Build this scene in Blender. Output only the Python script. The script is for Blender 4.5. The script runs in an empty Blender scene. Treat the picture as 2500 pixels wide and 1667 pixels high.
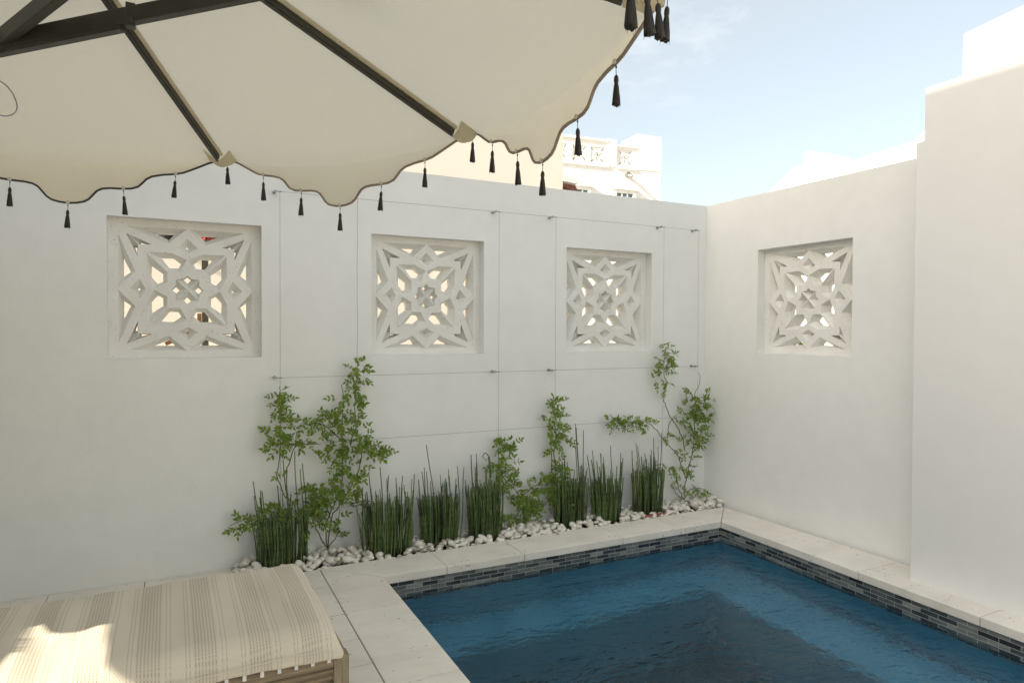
import bpy, bmesh, math, random
from math import radians as rad, sin, cos, pi, tan
from mathutils import Vector, Matrix
from mathutils import noise as mnoise
from mathutils.geometry import tessellate_polygon

random.seed(11)
scene = bpy.context.scene
COL = scene.collection

# ------------------------------------------------------------------ camera
F = 1637.24; CW, CH = 2500.0, 1667.0
CAM = Vector((-4.2384, -4.5238, 1.5))
yaw, pitch, roll = 0.47222, -0.01717, 0.00396
fw = Vector((sin(yaw)*cos(pitch), cos(yaw)*cos(pitch), sin(pitch)))
rt = fw.cross(Vector((0, 0, 1))).normalized(); up = rt.cross(fw)
rt2 = cos(roll)*rt + sin(roll)*up; up2 = -sin(roll)*rt + cos(roll)*up
cd = bpy.data.cameras.new('camera'); cam = bpy.data.objects.new('camera', cd); COL.objects.link(cam)
m = Matrix((rt2, up2, -fw)).transposed().to_4x4(); m.translation = CAM
cam.matrix_world = m
cd.sensor_width = 36; cd.lens = F/CW*36; cd.clip_start = .05; cd.clip_end = 3000
scene.camera = cam

def ray(u, v): return rt2*((u-CW/2)/F) + up2*(-(v-CH/2)/F) + fw
def on(axis, val, u, v):
    r = ray(u, v); return CAM + r*((val-CAM[axis])/r[axis])
K = 2500/2352
def onY(y, u, v): return on(1, y, u*K, v*K)      # measured on the 2352 px wide view of the photo
def onX(x, u, v): return on(0, x, u*K, v*K)
def onZ(z, u, v): return on(2, z, u*K, v*K)

# ------------------------------------------------------------------ helpers
def obj(name, verts, faces, mat=None, parent=None, smooth=False, uvs=None):
    me = bpy.data.meshes.new(name)
    me.from_pydata([tuple(v) for v in verts], [], faces); me.update()
    if uvs:
        l = me.uv_layers.new(name='UVMap')
        for i, uv in enumerate(uvs): l.data[i].uv = uv
    if smooth: me.polygons.foreach_set('use_smooth', [True]*len(me.polygons))
    if mat: me.materials.append(mat)
    o = bpy.data.objects.new(name, me); COL.objects.link(o)
    if parent: o.parent = parent
    return o
def tag(o, label=None, cat=None, group=None, kind=None):
    if label: o['label'] = label
    if cat: o['category'] = cat
    if group: o['group'] = group
    if kind: o['kind'] = kind
    return o
def thing(name, label, cat, loc=(0, 0, 0), group=None):
    o = bpy.data.objects.new(name, None); COL.objects.link(o); o.location = loc; o.empty_display_size = .1
    return tag(o, label, cat, group)

class MB:
    def __init__(s): s.v = []; s.f = []
    def add(s, vs, fs):
        n = len(s.v); s.v += [Vector(v) for v in vs]; s.f += [[i+n for i in f] for f in fs]; return s
    def box(s, x0, x1, y0, y1, z0, z1, rot=None, piv=None):
        vs = [Vector((x, y, z)) for z in (z0, z1) for y in (y0, y1) for x in (x0, x1)]
        if rot: vs = [rot @ (v-Vector(piv)) + Vector(piv) for v in vs]
        return s.add(vs, [[0, 2, 3, 1], [4, 5, 7, 6], [0, 1, 5, 4], [2, 6, 7, 3], [0, 4, 6, 2], [1, 3, 7, 5]])
    def prism(s, pts, z0, z1):
        n = len(pts); vs = [(p[0], p[1], z0) for p in pts]+[(p[0], p[1], z1) for p in pts]
        return s.add(vs, [list(range(n))[::-1], list(range(n, 2*n))]+[[i, (i+1) % n, n+(i+1) % n, n+i] for i in range(n)])
    def extr(s, pts, off):
        n = len(pts); off = Vector(off); vs = [Vector(p) for p in pts]+[Vector(p)+off for p in pts]
        return s.add(vs, [list(range(n))[::-1], list(range(n, 2*n))]+[[i, (i+1) % n, n+(i+1) % n, n+i] for i in range(n)])
    def bar(s, a, b, w, h, upv=(0, 0, 1)):
        a = Vector(a); b = Vector(b); d = (b-a).normalized(); sd = d.cross(Vector(upv)).normalized(); u = sd.cross(d)
        q = [sd*w/2*i+u*h/2*j for i, j in ((-1, -1), (1, -1), (1, 1), (-1, 1))]
        return s.add([a+k for k in q]+[b+k for k in q], [[3, 2, 1, 0], [4, 5, 6, 7], [0, 1, 5, 4], [1, 2, 6, 5], [2, 3, 7, 6], [3, 0, 4, 7]])
    def tube(s, pts, r, n=6, cap=True):
        pts = [Vector(p) for p in pts]; rs = r if isinstance(r, (list, tuple)) else [r]*len(pts)
        base = len(s.v); prev = None
        for i, p in enumerate(pts):
            d = (pts[min(i+1, len(pts)-1)]-pts[max(i-1, 0)])
            d = d.normalized() if d.length > 1e-9 else Vector((0, 0, 1))
            if prev is None:
                a = d.cross(Vector((0, 0, 1)))
                if a.length < .05: a = d.cross(Vector((1, 0, 0)))
            else: a = prev-d*prev.dot(d)
            a.normalize(); prev = a; b = d.cross(a)
            for k in range(n):
                t = 2*pi*k/n; s.v.append(p+(a*cos(t)+b*sin(t))*rs[i])
        for i in range(len(pts)-1):
            for k in range(n):
                q = base+i*n; s.f.append([q+k, q+(k+1) % n, q+n+(k+1) % n, q+n+k])
        if cap:
            s.f.append([base+k for k in range(n)][::-1]); e = base+(len(pts)-1)*n; s.f.append([e+k for k in range(n)])
        return s
    def lathe(s, prof, c, n=12):
        c = Vector(c); base = len(s.v)
        for r, z in prof:
            for k in range(n): s.v.append(c+Vector((r*cos(2*pi*k/n), r*sin(2*pi*k/n), z)))
        for i in range(len(prof)-1):
            for k in range(n):
                q = base+i*n; s.f.append([q+k, q+(k+1) % n, q+n+(k+1) % n, q+n+k])
        s.f.append([base+k for k in range(n)][::-1]); e = base+(len(prof)-1)*n; s.f.append([e+k for k in range(n)])
        return s
    def plate(s, polys, fn):
        """polygon with holes; fn maps (a,b) to 3d"""
        flat = [p for poly in polys for p in poly]
        tr = tessellate_polygon([[Vector((p[0], p[1], 0)) for p in poly] for poly in polys])
        return s.add([fn(*p) for p in flat], [list(t) for t in tr])
    def build(s, name, mat=None, parent=None, smooth=False):
        return obj(name, s.v, s.f, mat, parent, smooth)
def bevel(o, w=.004, seg=2):
    b = o.modifiers.new('bevel', 'BEVEL'); b.width = w; b.segments = seg; b.limit_method = 'ANGLE'; return o

# ------------------------------------------------------------------ materials
class NT:
    def __init__(s, name):
        s.m = bpy.data.materials.new(name); s.m.use_nodes = True; s.t = s.m.node_tree; s.n = s.t.nodes; s.l = s.t.links
        s.b = s.n['Principled BSDF']
    def node(s, typ, **kw):
        n = s.n.new(typ)
        for k, v in kw.items(): setattr(n, k, v)
        return n
    def link(s, a, b): s.l.new(a, b)
    def set(s, n, **kw):
        for k, v in kw.items(): n.inputs[k.replace('_', ' ')].default_value = v
        return n
    def math(s, op, a, b=None, c=None, clamp=False):
        n = s.node('ShaderNodeMath', operation=op, use_clamp=clamp)
        for i, x in enumerate((a, b, c)):
            if x is None: continue
            if isinstance(x, (int, float)): n.inputs[i].default_value = x
            else: s.link(x, n.inputs[i])
        return n.outputs[0]
    def noise(s, vec, scale, detail=4, rough=.5):
        n = s.node('ShaderNodeTexNoise'); n.inputs['Scale'].default_value = scale; n.inputs['Detail'].default_value = detail; n.inputs['Roughness'].default_value = rough
        if vec: s.link(vec, n.inputs['Vector'])
        return n.outputs['Fac']
    def ramp(s, fac, stops):
        n = s.node('ShaderNodeValToRGB'); e = n.color_ramp.elements
        while len(e) < len(stops): e.new(.5)
        for i, (p, c) in enumerate(stops):
            e[i].position = p; e[i].color = c if len(c) == 4 else (*c, 1)
        s.link(fac, n.inputs[0]); return n.outputs[0]
    def mix(s, fac, a, b, mode='MIX'):
        n = s.node('ShaderNodeMix', data_type='RGBA', blend_type=mode)
        for i, x in ((0, fac), (6, a), (7, b)):
            if isinstance(x, (int, float)): n.inputs[i].default_value = x
            elif isinstance(x, tuple): n.inputs[i].default_value = x if len(x) == 4 else (*x, 1)
            else: s.link(x, n.inputs[i])
        return n.outputs[2]
    def bump(s, h, strength=.3, dist=.01, normal=None):
        n = s.node('ShaderNodeBump'); n.inputs['Strength'].default_value = strength; n.inputs['Distance'].default_value = dist
        s.link(h, n.inputs['Height'])
        if normal: s.link(normal, n.inputs['Normal'])
        return n.outputs[0]
    def pos(s): return s.node('ShaderNodeNewGeometry').outputs['Position']
    def objc(s): return s.node('ShaderNodeTexCoord').outputs['Object']
    def col(s, c):
        if isinstance(c, tuple): s.b.inputs['Base Color'].default_value = (*c, 1)
        else: s.link(c, s.b.inputs['Base Color'])
    def nrm(s, n): s.link(n, s.b.inputs['Normal'])
    def rough(s, r): s.b.inputs['Roughness'].default_value = r; return s

def mat_stucco(name, c, var=.05, bump=.2):
    t = NT(name).rough(.75); p = t.pos()
    n1 = t.noise(p, 1.3, 5, .6); n2 = t.noise(p, 9, 3, .5)
    f = t.math('ADD', t.math('MULTIPLY', n1, .7), t.math('MULTIPLY', n2, .3))
    lo = tuple(x*(1-var) for x in c); hi = tuple(min(1, x*(1+var)) for x in c)
    t.col(t.ramp(f, [(.3, lo), (.7, hi)]))
    h = t.math('ADD', t.noise(p, 60, 4, .6), t.math('MULTIPLY', t.noise(p, 6, 3), 1.5))
    t.nrm(t.bump(h, bump, .004)); return t.m
M_wall = mat_stucco('white_stucco', (.80, .812, .80))
M_pillar = mat_stucco('smooth_white_stucco', (.775, .785, .78), .03, .06)
M_cream = mat_stucco('cream_stucco', (.74, .70, .64), .02)
M_sun = mat_stucco('outer_white_stucco', (.84, .83, .81), .02)
M_house = mat_stucco('house_stucco', (.42, .41, .38), .03)

t = NT('cast_stone').rough(.8); p = t.pos()
v = t.node('ShaderNodeTexVoronoi'); v.inputs['Scale'].default_value = 70; t.link(p, v.inputs['Vector'])
pit = t.math('MULTIPLY', t.math('LESS_THAN', v.outputs['Distance'], .16), t.math('GREATER_THAN', t.noise(p, 22, 2), .56))
t.col(t.mix(pit, t.ramp(t.noise(p, 7, 4), [(.3, (.74, .735, .70)), (.7, (.80, .80, .77))]), (.30, .28, .25)))
t.nrm(t.bump(t.math('SUBTRACT', t.noise(p, 90, 3), t.math('MULTIPLY', pit, 1.5)), .2, .003)); M_block = t.m

def mat_travertine(name, base, pits=1.0):
    t = NT(name).rough(.7); p = t.pos()
    oi = t.node('ShaderNodeObjectInfo').outputs['Random']
    mp = t.node('ShaderNodeMapping'); mp.inputs['Scale'].default_value = (1, 1.8, 1); t.link(p, mp.inputs[0])
    n1 = t.noise(mp.outputs[0], 3.0, 6, .6)
    c = t.ramp(n1, [(.28, tuple(x*.87 for x in base)), (.5, base), (.72, tuple(min(1, x*1.07) for x in base))])
    c = t.mix(.10, c, t.ramp(oi, [(0, (.5, .44, .36)), (1, (.85, .82, .76))]))
    # small elongated holes gathered in drifts
    v = t.node('ShaderNodeTexVoronoi'); v.inputs['Scale'].default_value = 58; v.inputs['Randomness'].default_value = 1
    mp2 = t.node('ShaderNodeMapping'); mp2.inputs['Scale'].default_value = (.55, 1.2, 1); mp2.inputs['Rotation'].default_value = (0, 0, .5)
    t.link(p, mp2.inputs[0]); t.link(mp2.outputs[0], v.inputs['Vector'])
    dist = t.math('ADD', v.outputs['Distance'], t.math('MULTIPLY', t.math('SUBTRACT', t.noise(p, 160, 2), .5), .25))
    zone = t.math('GREATER_THAN', t.noise(p, 4.5, 3, .7), .57)
    pick = t.math('GREATER_THAN', t.noise(p, 30, 1), .53)
    hole = t.math('MULTIPLY', t.math('MULTIPLY', t.math('LESS_THAN', dist, .25), zone), t.math('MULTIPLY', pick, pits))
    fine = t.math('MULTIPLY', t.math('GREATER_THAN', t.noise(p, 55, 3, .7), .68), .35)
    c = t.mix(fine, c, tuple(x*.72 for x in base))
    t.col(t.mix(t.math('MULTIPLY', hole, .75), c, (.16, .13, .10)))
    h = t.math('SUBTRACT', t.math('MULTIPLY', t.noise(p, 45, 4, .6), .5), hole)
    t.nrm(t.bump(h, .35, .004)); return t.m
M_coping = mat_travertine('travertine_coping', (.80, .765, .69))
M_paver = mat_travertine('travertine_paver', (.77, .735, .665))

def simple(name, c, r=.6, metal=0, bumps=None):
    t = NT(name).rough(r); t.b.inputs['Metallic'].default_value = metal
    p = t.objc(); n = t.noise(p, 14, 3)
    t.col(t.ramp(n, [(.3, tuple(x*.86 for x in c)), (.7, tuple(min(1, x*1.1) for x in c))]))
    if bumps: t.nrm(t.bump(t.noise(p, bumps[0], 3), bumps[1], .003))
    return t.m
M_soil = simple('dark_soil', (.13, .075, .045), .95, 0, (40, .6))
M_grout = simple('sand_grout', (.20, .17, .13), .95)
M_ground = simple('sandy_ground', (.55, .50, .42), .95)
M_metal = simple('bronze_aluminium', (.060, .057, .047), .42, .25, (200, .03))
M_steel = simple('steel', (.38, .38, .37), .35, .9)
M_black = simple('black_cord', (.012, .010, .009), .7)
M_trim = simple('taupe_binding', (.30, .25, .20), .9)
M_trim2 = simple('charcoal_binding', (.055, .055, .058), .9)
M_button = simple('clear_button', (.62, .60, .54), .25)
M_whiteplastic = simple('white_slat', (.78, .78, .76), .5)
M_bark = simple('vine_bark', (.10, .085, .035), .8)
M_terracotta = simple('terracotta', (.30, .11, .07), .8)
M_paint = simple('white_paint', (.80, .79, .77), .5)
M_roofred = simple('red_brown_roof', (.22, .10, .07), .8)

t = NT('canopy_cloth'); p = t.objc()
w = t.noise(p, 2.2, 4, .6)
cc = t.ramp(w, [(.3, (.78, .735, .615)), (.7, (.83, .785, .665))])
t.col(cc); t.b.inputs['Roughness'].default_value = .9
h = t.math('ADD', t.math('MULTIPLY', t.noise(p, 5, 4, .6), 6), t.noise(p, 300, 2))
bn = t.bump(h, .4, .005); t.nrm(bn)
tr = t.node('ShaderNodeBsdfTranslucent'); tr.inputs['Color'].default_value = (.82, .77, .63, 1); t.link(bn, tr.inputs['Normal'])
mx = t.node('ShaderNodeMixShader'); mx.inputs[0].default_value = .60
t.link(t.b.outputs[0], mx.inputs[1]); t.link(tr.outputs[0], mx.inputs[2]); t.link(mx.outputs[0], t.n['Material Output'].inputs[0]); M_canopy = t.m

def mat_leaf(name, c1, c2, trans=.35):
    t = NT(name).rough(.5); p = t.pos()
    g = t.node('ShaderNodeNewGeometry').outputs['Random Per Island']
    c = t.mix(t.math('MULTIPLY', g, 1), c1, c2)
    c = t.mix(t.math('MULTIPLY', t.math('GREATER_THAN', g, .985), .7), c, (.20, .13, .03))
    t.col(c)
    tr = t.node('ShaderNodeBsdfTranslucent'); t.link(t.mix(.5, c, (.16, .26, .02)), tr.inputs['Color'])
    mx = t.node('ShaderNodeMixShader'); mx.inputs[0].default_value = trans
    t.link(t.b.outputs[0], mx.inputs[1]); t.link(tr.outputs[0], mx.inputs[2]); t.link(mx.outputs[0], t.n['Material Output'].inputs[0])
    return t.m
M_leaf = mat_leaf('vine_leaf', (.115, .195, .022), (.29, .41, .065), .42)
M_shrub = mat_leaf('shrub_leaf', (.05, .10, .03), (.10, .17, .05))

t = NT('horsetail'); p = t.pos(); t.rough(.45)
sx = t.node('ShaderNodeSeparateXYZ'); t.link(p, sx.inputs[0])
oi = t.node('ShaderNodeNewGeometry').outputs['Random Per Island']
ph = t.math('MULTIPLY', oi, 7.0)
fr = t.math('FRACT', t.math('ADD', t.math('MULTIPLY', sx.outputs[2], 22), ph))
node = t.math('LESS_THAN', fr, .13)
dark = t.math('GREATER_THAN', t.noise(p, 6, 2), .52)
base = t.mix(oi, (.045, .082, .028), (.16, .24, .065))
base = t.mix(t.math('MULTIPLY', dark, .45), base, (.018, .026, .012))
base = t.mix(t.math('MULTIPLY', t.math('GREATER_THAN', oi, .975), .8), base, (.22, .13, .06))
t.col(t.mix(t.math('MULTIPLY', node, .75), base, (.02, .022, .014))); M_horse = t.m

t = NT('river_stone').rough(.6); p = t.objc(); oi = t.node('ShaderNodeObjectInfo').outputs['Random']
isl = t.node('ShaderNodeNewGeometry').outputs['Random Per Island']
c = t.ramp(t.math('FRACT', t.math('ADD', oi, isl)), [(0, (.74, .71, .64)), (.5, (.82, .80, .74)), (.8, (.76, .71, .63)), (1, (.66, .63, .575))])
t.col(t.mix(t.math('MULTIPLY', t.noise(p, 60, 4), .25), c, (.42, .38, .33)))
t.nrm(t.bump(t.noise(p, 6, 3), .06, .01)); M_stone = t.m

# glass mosaic band; UV in metres
t = NT('glass_mosaic'); uv = t.node('ShaderNodeTexCoord').outputs['UV']
br = t.node('ShaderNodeTexBrick'); br.offset = .5; br.squash = 1
t.set(br, Scale=1.0, Mortar_Size=.0014, Mortar_Smooth=.1, Bias=0.0, Brick_Width=.104, Row_Height=.0262)
br.inputs['Color1'].default_value = (0, 0, 0, 1); br.inputs['Color2'].default_value = (1, 1, 1, 1); br.inputs['Mortar'].default_value = (.5, .5, .5, 1)
t.link(uv, br.inputs['Vector'])
mp = t.node('ShaderNodeMapping'); mp.inputs['Scale'].default_value = (9, 55, 1); t.link(uv, mp.inputs[0])
st = t.noise(mp.outputs[0], 1.4, 4, .65)
tone = t.math('ADD', t.math('MULTIPLY', br.outputs['Color'], .75), t.math('MULTIPLY', t.math('SUBTRACT', st, .5), .9))
c = t.ramp(tone, [(0, (.02, .025, .03)), (.28, (.06, .075, .085)), (.58, (.16, .18, .175)), (.95, (.36, .37, .33))])
t.col(t.mix(br.outputs['Fac'], c, (.42, .43, .415))); t.b.inputs['Roughness'].default_value = .18
t.nrm(t.bump(t.math('SUBTRACT', 1, br.outputs['Fac']), .4, .001)); M_tile = t.m

t = NT('blue_plaster').rough(.8); p = t.pos()
t.col(t.ramp(t.noise(p, 3.5, 6, .65), [(.3, (.07, .30, .46)), (.7, (.125, .42, .58))])); M_plaster = t.m
t = NT('depth_darkened_plaster').rough(.8); p = t.pos()
t.col(t.ramp(t.noise(p, 4.5, 6, .65), [(.3, (.014, .064, .10)), (.7, (.030, .10, .145))])); M_deep = t.m  # darkening by water depth painted into the plaster colour

t = NT('pool_water'); p = t.pos(); nt = t.n
gl = t.node('ShaderNodeBsdfGlass'); gl.inputs['IOR'].default_value = 1.33; gl.inputs['Roughness'].default_value = 0.0; gl.inputs['Color'].default_value = (.80, .93, .98, 1)
mp = t.node('ShaderNodeMapping'); mp.inputs['Scale'].default_value = (1.0, 1.7, 1); mp.inputs['Rotation'].default_value = (0, 0, .35); t.link(p, mp.inputs[0])
w1 = t.noise(mp.outputs[0], 3.2, 3, .55); w2 = t.noise(mp.outputs[0], 14, 3, .6); 
w3 = t.noise(mp.outputs[0], 42, 2, .5)
h = t.math('ADD', t.math('MULTIPLY', w1, 1.0), t.math('ADD', t.math('MULTIPLY', w2, .26), t.math('MULTIPLY', w3, .035)))
t.link(t.bump(h, 1.0, .038), gl.inputs['Normal'])
t.link(gl.outputs[0], nt['Material Output'].inputs[0]); M_water = t.m

# woven striped cushion; UV = (distance from foot end, across)
t = NT('striped_cushion').rough(.95); uv = t.node('ShaderNodeTexCoord').outputs['UV']
sx = t.node('ShaderNodeSeparateXYZ'); t.link(uv, sx.inputs[0]); U, V = sx.outputs[0], sx.outputs[1]
wob = t.math('MULTIPLY', t.math('SUBTRACT', t.noise(uv, 6, 2), .5), .004)
s_ = t.math('MULTIPLY', t.math('FRACT', t.math('DIVIDE', t.math('ADD', t.math('ADD', U, wob), .127), .172)), .172)   # 0..0.172
def win(a, b): return t.math('MULTIPLY', t.math('GREATER_THAN', s_, a), t.math('LESS_THAN', s_, b))
fine = t.math('LESS_THAN', t.math('FRACT', t.math('DIVIDE', s_, .0105)), .42)
dense = t.math('MULTIPLY', win(.018, .090), fine)
l1 = win(.0015, .0045); l2 = win(.160, .163); l3 = win(.102, .105); l4 = win(.113, .116)
line = t.math('MAXIMUM', t.math('MAXIMUM', l1, l2), t.math('MAXIMUM', l3, l4))
stripes = t.math('MAXIMUM', dense, line)
dots = t.math('LESS_THAN', t.math('FRACT', t.math('DIVIDE', V, .0085)), .55)
stripes = t.math('MULTIPLY', stripes, t.math('ADD', .15, t.math('MULTIPLY', dots, .30)))
veil = t.math('MULTIPLY', win(.016, .092), .10)
weave = t.math('MULTIPLY', t.math('SINE', t.math('MULTIPLY', U, 2*pi/.0085)), t.math('SINE', t.math('MULTIPLY', V, 2*pi/.0085)))
c = t.mix(t.math('MULTIPLY', t.math('ADD', weave, 1), .22), (.75, .70, .595), (.54, .48, .38))
c = t.mix(t.math('MULTIPLY', t.noise(uv, 9, 4), .25), c, (.58, .52, .43))
c = t.mix(veil, c, (.42, .34, .27))
t.col(t.mix(stripes, c, (.24, .18, .135)))
t.nrm(t.bump(t.math('ADD', weave, t.math('MULTIPLY', stripes, -1.2)), .35, .0015)); M_cushion = t.m

t = NT('weathered_teak').rough(.7); p = t.objc()
mp = t.node('ShaderNodeMapping'); mp.inputs['Scale'].default_value = (1.5, 22, 22); t.link(p, mp.inputs[0])
g = t.noise(mp.outputs[0], 5, 5, .65)
t.col(t.ramp(g, [(.25, (.14, .105, .065)), (.5, (.23, .18, .115)), (.75, (.32, .255, .17))])); t.nrm(t.bump(g, .35, .002)); M_teak = t.m
t = NT('weathered_teak_post').rough(.7); p = t.objc()
mp = t.node('ShaderNodeMapping'); mp.inputs['Scale'].default_value = (22, 22, 1.5); t.link(p, mp.inputs[0])
g = t.noise(mp.outputs[0], 5, 5, .65)
t.col(t.ramp(g, [(.25, (.15, .115, .075)), (.5, (.25, .20, .13)), (.75, (.34, .275, .19))])); t.nrm(t.bump(g, .35, .002)); M_teakv = t.m

t = NT('tassel_thread').rough(.55); p = t.objc(); sx = t.node('ShaderNodeSeparateXYZ'); t.link(p, sx.inputs[0])
an = t.math('ARCTAN2', sx.outputs[1], sx.outputs[0])
st = t.math('SINE', t.math('MULTIPLY', an, 26))
t.col(t.mix(t.math('MULTIPLY', t.math('ADD', st, 1), .5), (.006, .005, .005), (.035, .028, .022))); M_thread = t.m

t = NT('window_glass'); t.col((.10, .17, .18)); t.b.inputs['Roughness'].default_value = .08; M_glass = t.m

# ------------------------------------------------------------------ light and sky
SUN_E, SUN_A = rad(30), rad(8)             # elevation; azimuth from -X turned towards -Y
sd = Vector((-cos(SUN_E)*cos(SUN_A), -cos(SUN_E)*sin(SUN_A), sin(SUN_E)))
ld = bpy.data.lights.new('sun', 'SUN'); ld.energy = 2.8; ld.angle = rad(.53); ld.color = (1, .88, .71)
lo = bpy.data.objects.new('sun', ld); COL.objects.link(lo); lo.rotation_euler = sd.to_track_quat('Z', 'Y').to_euler()
W = bpy.data.worlds.new('World'); scene.world = W; W.use_nodes = True; wt = W.node_tree
bg = wt.nodes['Background']; sk = wt.nodes.new('ShaderNodeTexSky'); sk.sky_type = 'NISHITA'; sk.sun_disc = False
sk.sun_elevation = SUN_E; sk.sun_rotation = math.atan2(sd.x, sd.y); sk.dust_density = 3.0; sk.air_density = 1.0; sk.ozone_density = 1.0; sk.altitude = 0
tc = wt.nodes.new('ShaderNodeTexCoord'); mpw = wt.nodes.new('ShaderNodeMapping'); mpw.inputs['Scale'].default_value = (1, 1, 2.6)
nz = wt.nodes.new('ShaderNodeTexNoise'); nz.inputs['Scale'].default_value = 3.6; nz.inputs['Detail'].default_value = 7; nz.inputs['Roughness'].default_value = .62
cr = wt.nodes.new('ShaderNodeValToRGB'); cr.color_ramp.elements[0].position = .58; cr.color_ramp.elements[1].position = .92
cr.color_ramp.elements[0].color = (0, 0, 0, 1); cr.color_ramp.elements[1].color = (.55, .55, .55, 1)
haze = wt.nodes.new('ShaderNodeMix'); haze.data_type = 'RGBA'; haze.inputs[0].default_value = .52; haze.inputs[7].default_value = (2.3, 2.12, 1.45, 1)
mixw = wt.nodes.new('ShaderNodeMix'); mixw.data_type = 'RGBA'; mixw.inputs[7].default_value = (3.9, 3.85, 3.8, 1)
L = wt.links.new
L(tc.outputs['Generated'], mpw.inputs[0]); L(mpw.outputs[0], nz.inputs['Vector']); L(nz.outputs['Fac'], cr.inputs[0]); L(cr.outputs[0], mixw.inputs[0])
L(sk.outputs[0], haze.inputs[6]); L(haze.outputs[2], mixw.inputs[6]); L(mixw.outputs[2], bg.inputs[0]); bg.inputs[1].default_value = .100
scene.view_settings.view_transform = 'Standard'; scene.view_settings.look = 'None'; scene.view_settings.gamma = 1
scene.view_settings.exposure = 1.90

# ------------------------------------------------------------------ ground, paving, soil
mb = MB(); B = 900
mb.plate([[(-B, -B), (B, -B), (B, B), (-B, B)], [(-3.3, -4.4), (-3.3, -.2), (-.15, -.2), (-.15, -4.4)]], lambda a, b: Vector((a, b, -.06)))
tag(mb.build('ground', M_ground), 'pale sandy ground beyond the courtyard', kind='structure')
mb = MB(); mb.box(-3.9, .0, -.30, .0, -.07, -.03)
tag(mb.build('soil', M_soil), 'dark soil under the white stones', kind='structure')
mb = MB()                                           # grout bed
mb.box(-6.5, -3.405, -4.98, -.24, -.06, -.006); mb.box(-6.5, -3.9, -.24, 0, -.06, -.006)
mb.box(-3.405, 0, -4.98, -4.55, -.06, -.006)
tag(mb.build('paving_bed', M_grout), 'sand joints between the paving slabs', kind='structure')
mb = MB(); g = .0022
def slab(x0, x1, y0, y1):
    d = random.uniform(0, .0012)
    mb.box(x0+g, x1-g, y0+g, y1-g, -.0055, -d)
ys = [-.265, -.574, -.994, -1.308, -1.573, -1.85, -2.2, -2.6, -3.0, -3.4, -3.9, -4.55]
def cedge(y): return -3.405-.065*(-.252-y)/4.268
for a, b in zip(ys[:-1], ys[1:]):
    mb.prism([(-3.86+g, b+g), (cedge(b)-.005, b+g), (cedge(a)-.005, a-g), (-3.86+g, a-g)], -.0055, -random.uniform(0, .0012))
# narrow cut slab beside the first joint and the strip along the wall
for a, b in ((-3.90, -4.375), (-4.375, -4.85), (-4.85, -5.45), (-5.45, -6.0), (-6.0, -6.5)): slab(b, a, -.30, -.001)
yy = -.30; r = 0
while yy > -4.7:
    hgt = [.40, .40, .60, .40][r % 4]; xx = -3.86-(0 if r % 2 else .18); slab(xx, -3.86, yy-hgt, yy) if xx < -3.87 else None
    while xx > -6.5:
        wd = random.choice([.40, .60, .61]); slab(max(xx-wd, -6.5), xx, yy-hgt, yy); xx -= wd
    yy -= hgt; r += 1
for i in range(8): slab(-3.47+i*.43, -3.47+(i+1)*.43, -4.98, -4.55)
tag(mb.build('patio', M_paver), 'pale travertine patio slabs with thin sandy joints', kind='structure')

mb = MB()  # unseen dark floor added to cut light bounced from behind
for i in range(28): mb.box(-6.45, -.245, -5.0-(i+1)*.145+.004, -5.0-i*.145, -.055, -.004)
tag(mb.build('bounce_cut_floor', simple('bounce_cut_boards', (.11, .075, .05), .7)), 'added dark board floor behind the viewpoint, unseen, cutting bounced light', kind='structure')
# ------------------------------------------------------------------ pool
BIL, BIR = (-3.085, -.572), (-.380, -.597)      # inner corners of the coping
BOL, BOR = (-3.405, -.252), (-.030, -.275)      # outer mitres
LEND = (-3.125, -4.2); REND = (-.50, -4.2)
pool = thing('pool', 'sunken plunge pool with blue plaster, grey mosaic waterline band and travertine coping', 'pool', (-1.7, -2.4, 0))
def lerp(a, b, t): return (a[0]+(b[0]-a[0])*t, a[1]+(b[1]-a[1])*t)
def stone(pts):
    m_ = MB(); c = (sum(p[0] for p in pts)/4, sum(p[1] for p in pts)/4)
    q = []
    for p_ in pts:
        d = Vector((c[0]-p_[0], c[1]-p_[1])); l_ = d.length; q.append((p_[0]+d.x/l_*.0026, p_[1]+d.y/l_*.0026))
    m_.prism(q, -.050, random.uniform(-.0008, .0012)); o = m_.build('coping_stone', M_coping, pool); bevel(o, .0035, 2)
    o.matrix_parent_inverse = Matrix.Translation(-pool.location); return o
def run(outA, outB, inA, inB, ts):
    for a, b in zip(ts[:-1], ts[1:]): stone([lerp(outA, outB, a[0]), lerp(outA, outB, b[0]), lerp(inA, inB, b[1]), lerp(inA, inB, a[1])])
def tx(x): return ((x-BOL[0])/(BOR[0]-BOL[0]), (x-BIL[0])/(BIR[0]-BIL[0]))
run(BOL, BOR, BIL, BIR, [(0, 0), tx(-2.677), tx(-2.125), tx(-1.317), tx(-.779), (1, 1)])
LO2 = (-3.47, -4.52)
def ty(y, o0, o1, i0, i1): return ((y-o0[1])/(o1[1]-o0[1]), (y-i0[1])/(i1[1]-i0[1]))
run(BOL, LO2, BIL, LEND, [(0, 0)]+[ty(y, BOL, LO2, BIL, LEND) for y in (-.985, -1.80, -2.62, -3.4)]+[(1, 1)])
RO0, RO1 = (.0, -.272), (.0, -4.52)
run(BOR, RO1, BIR, REND, [(0, 0)]+[ty(y, BOR, RO1, BIR, REND) for y in (-1.073, -1.805, -2.523, -3.25)]+[(1, 1)])
run(LO2, (0, -4.52), LEND, REND, [(0, 0), (.3, .3), (.65, .65), (1, 1)])
def put(o): o.matrix_parent_inverse = Matrix.Translation(-o.parent.location); return o
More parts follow.
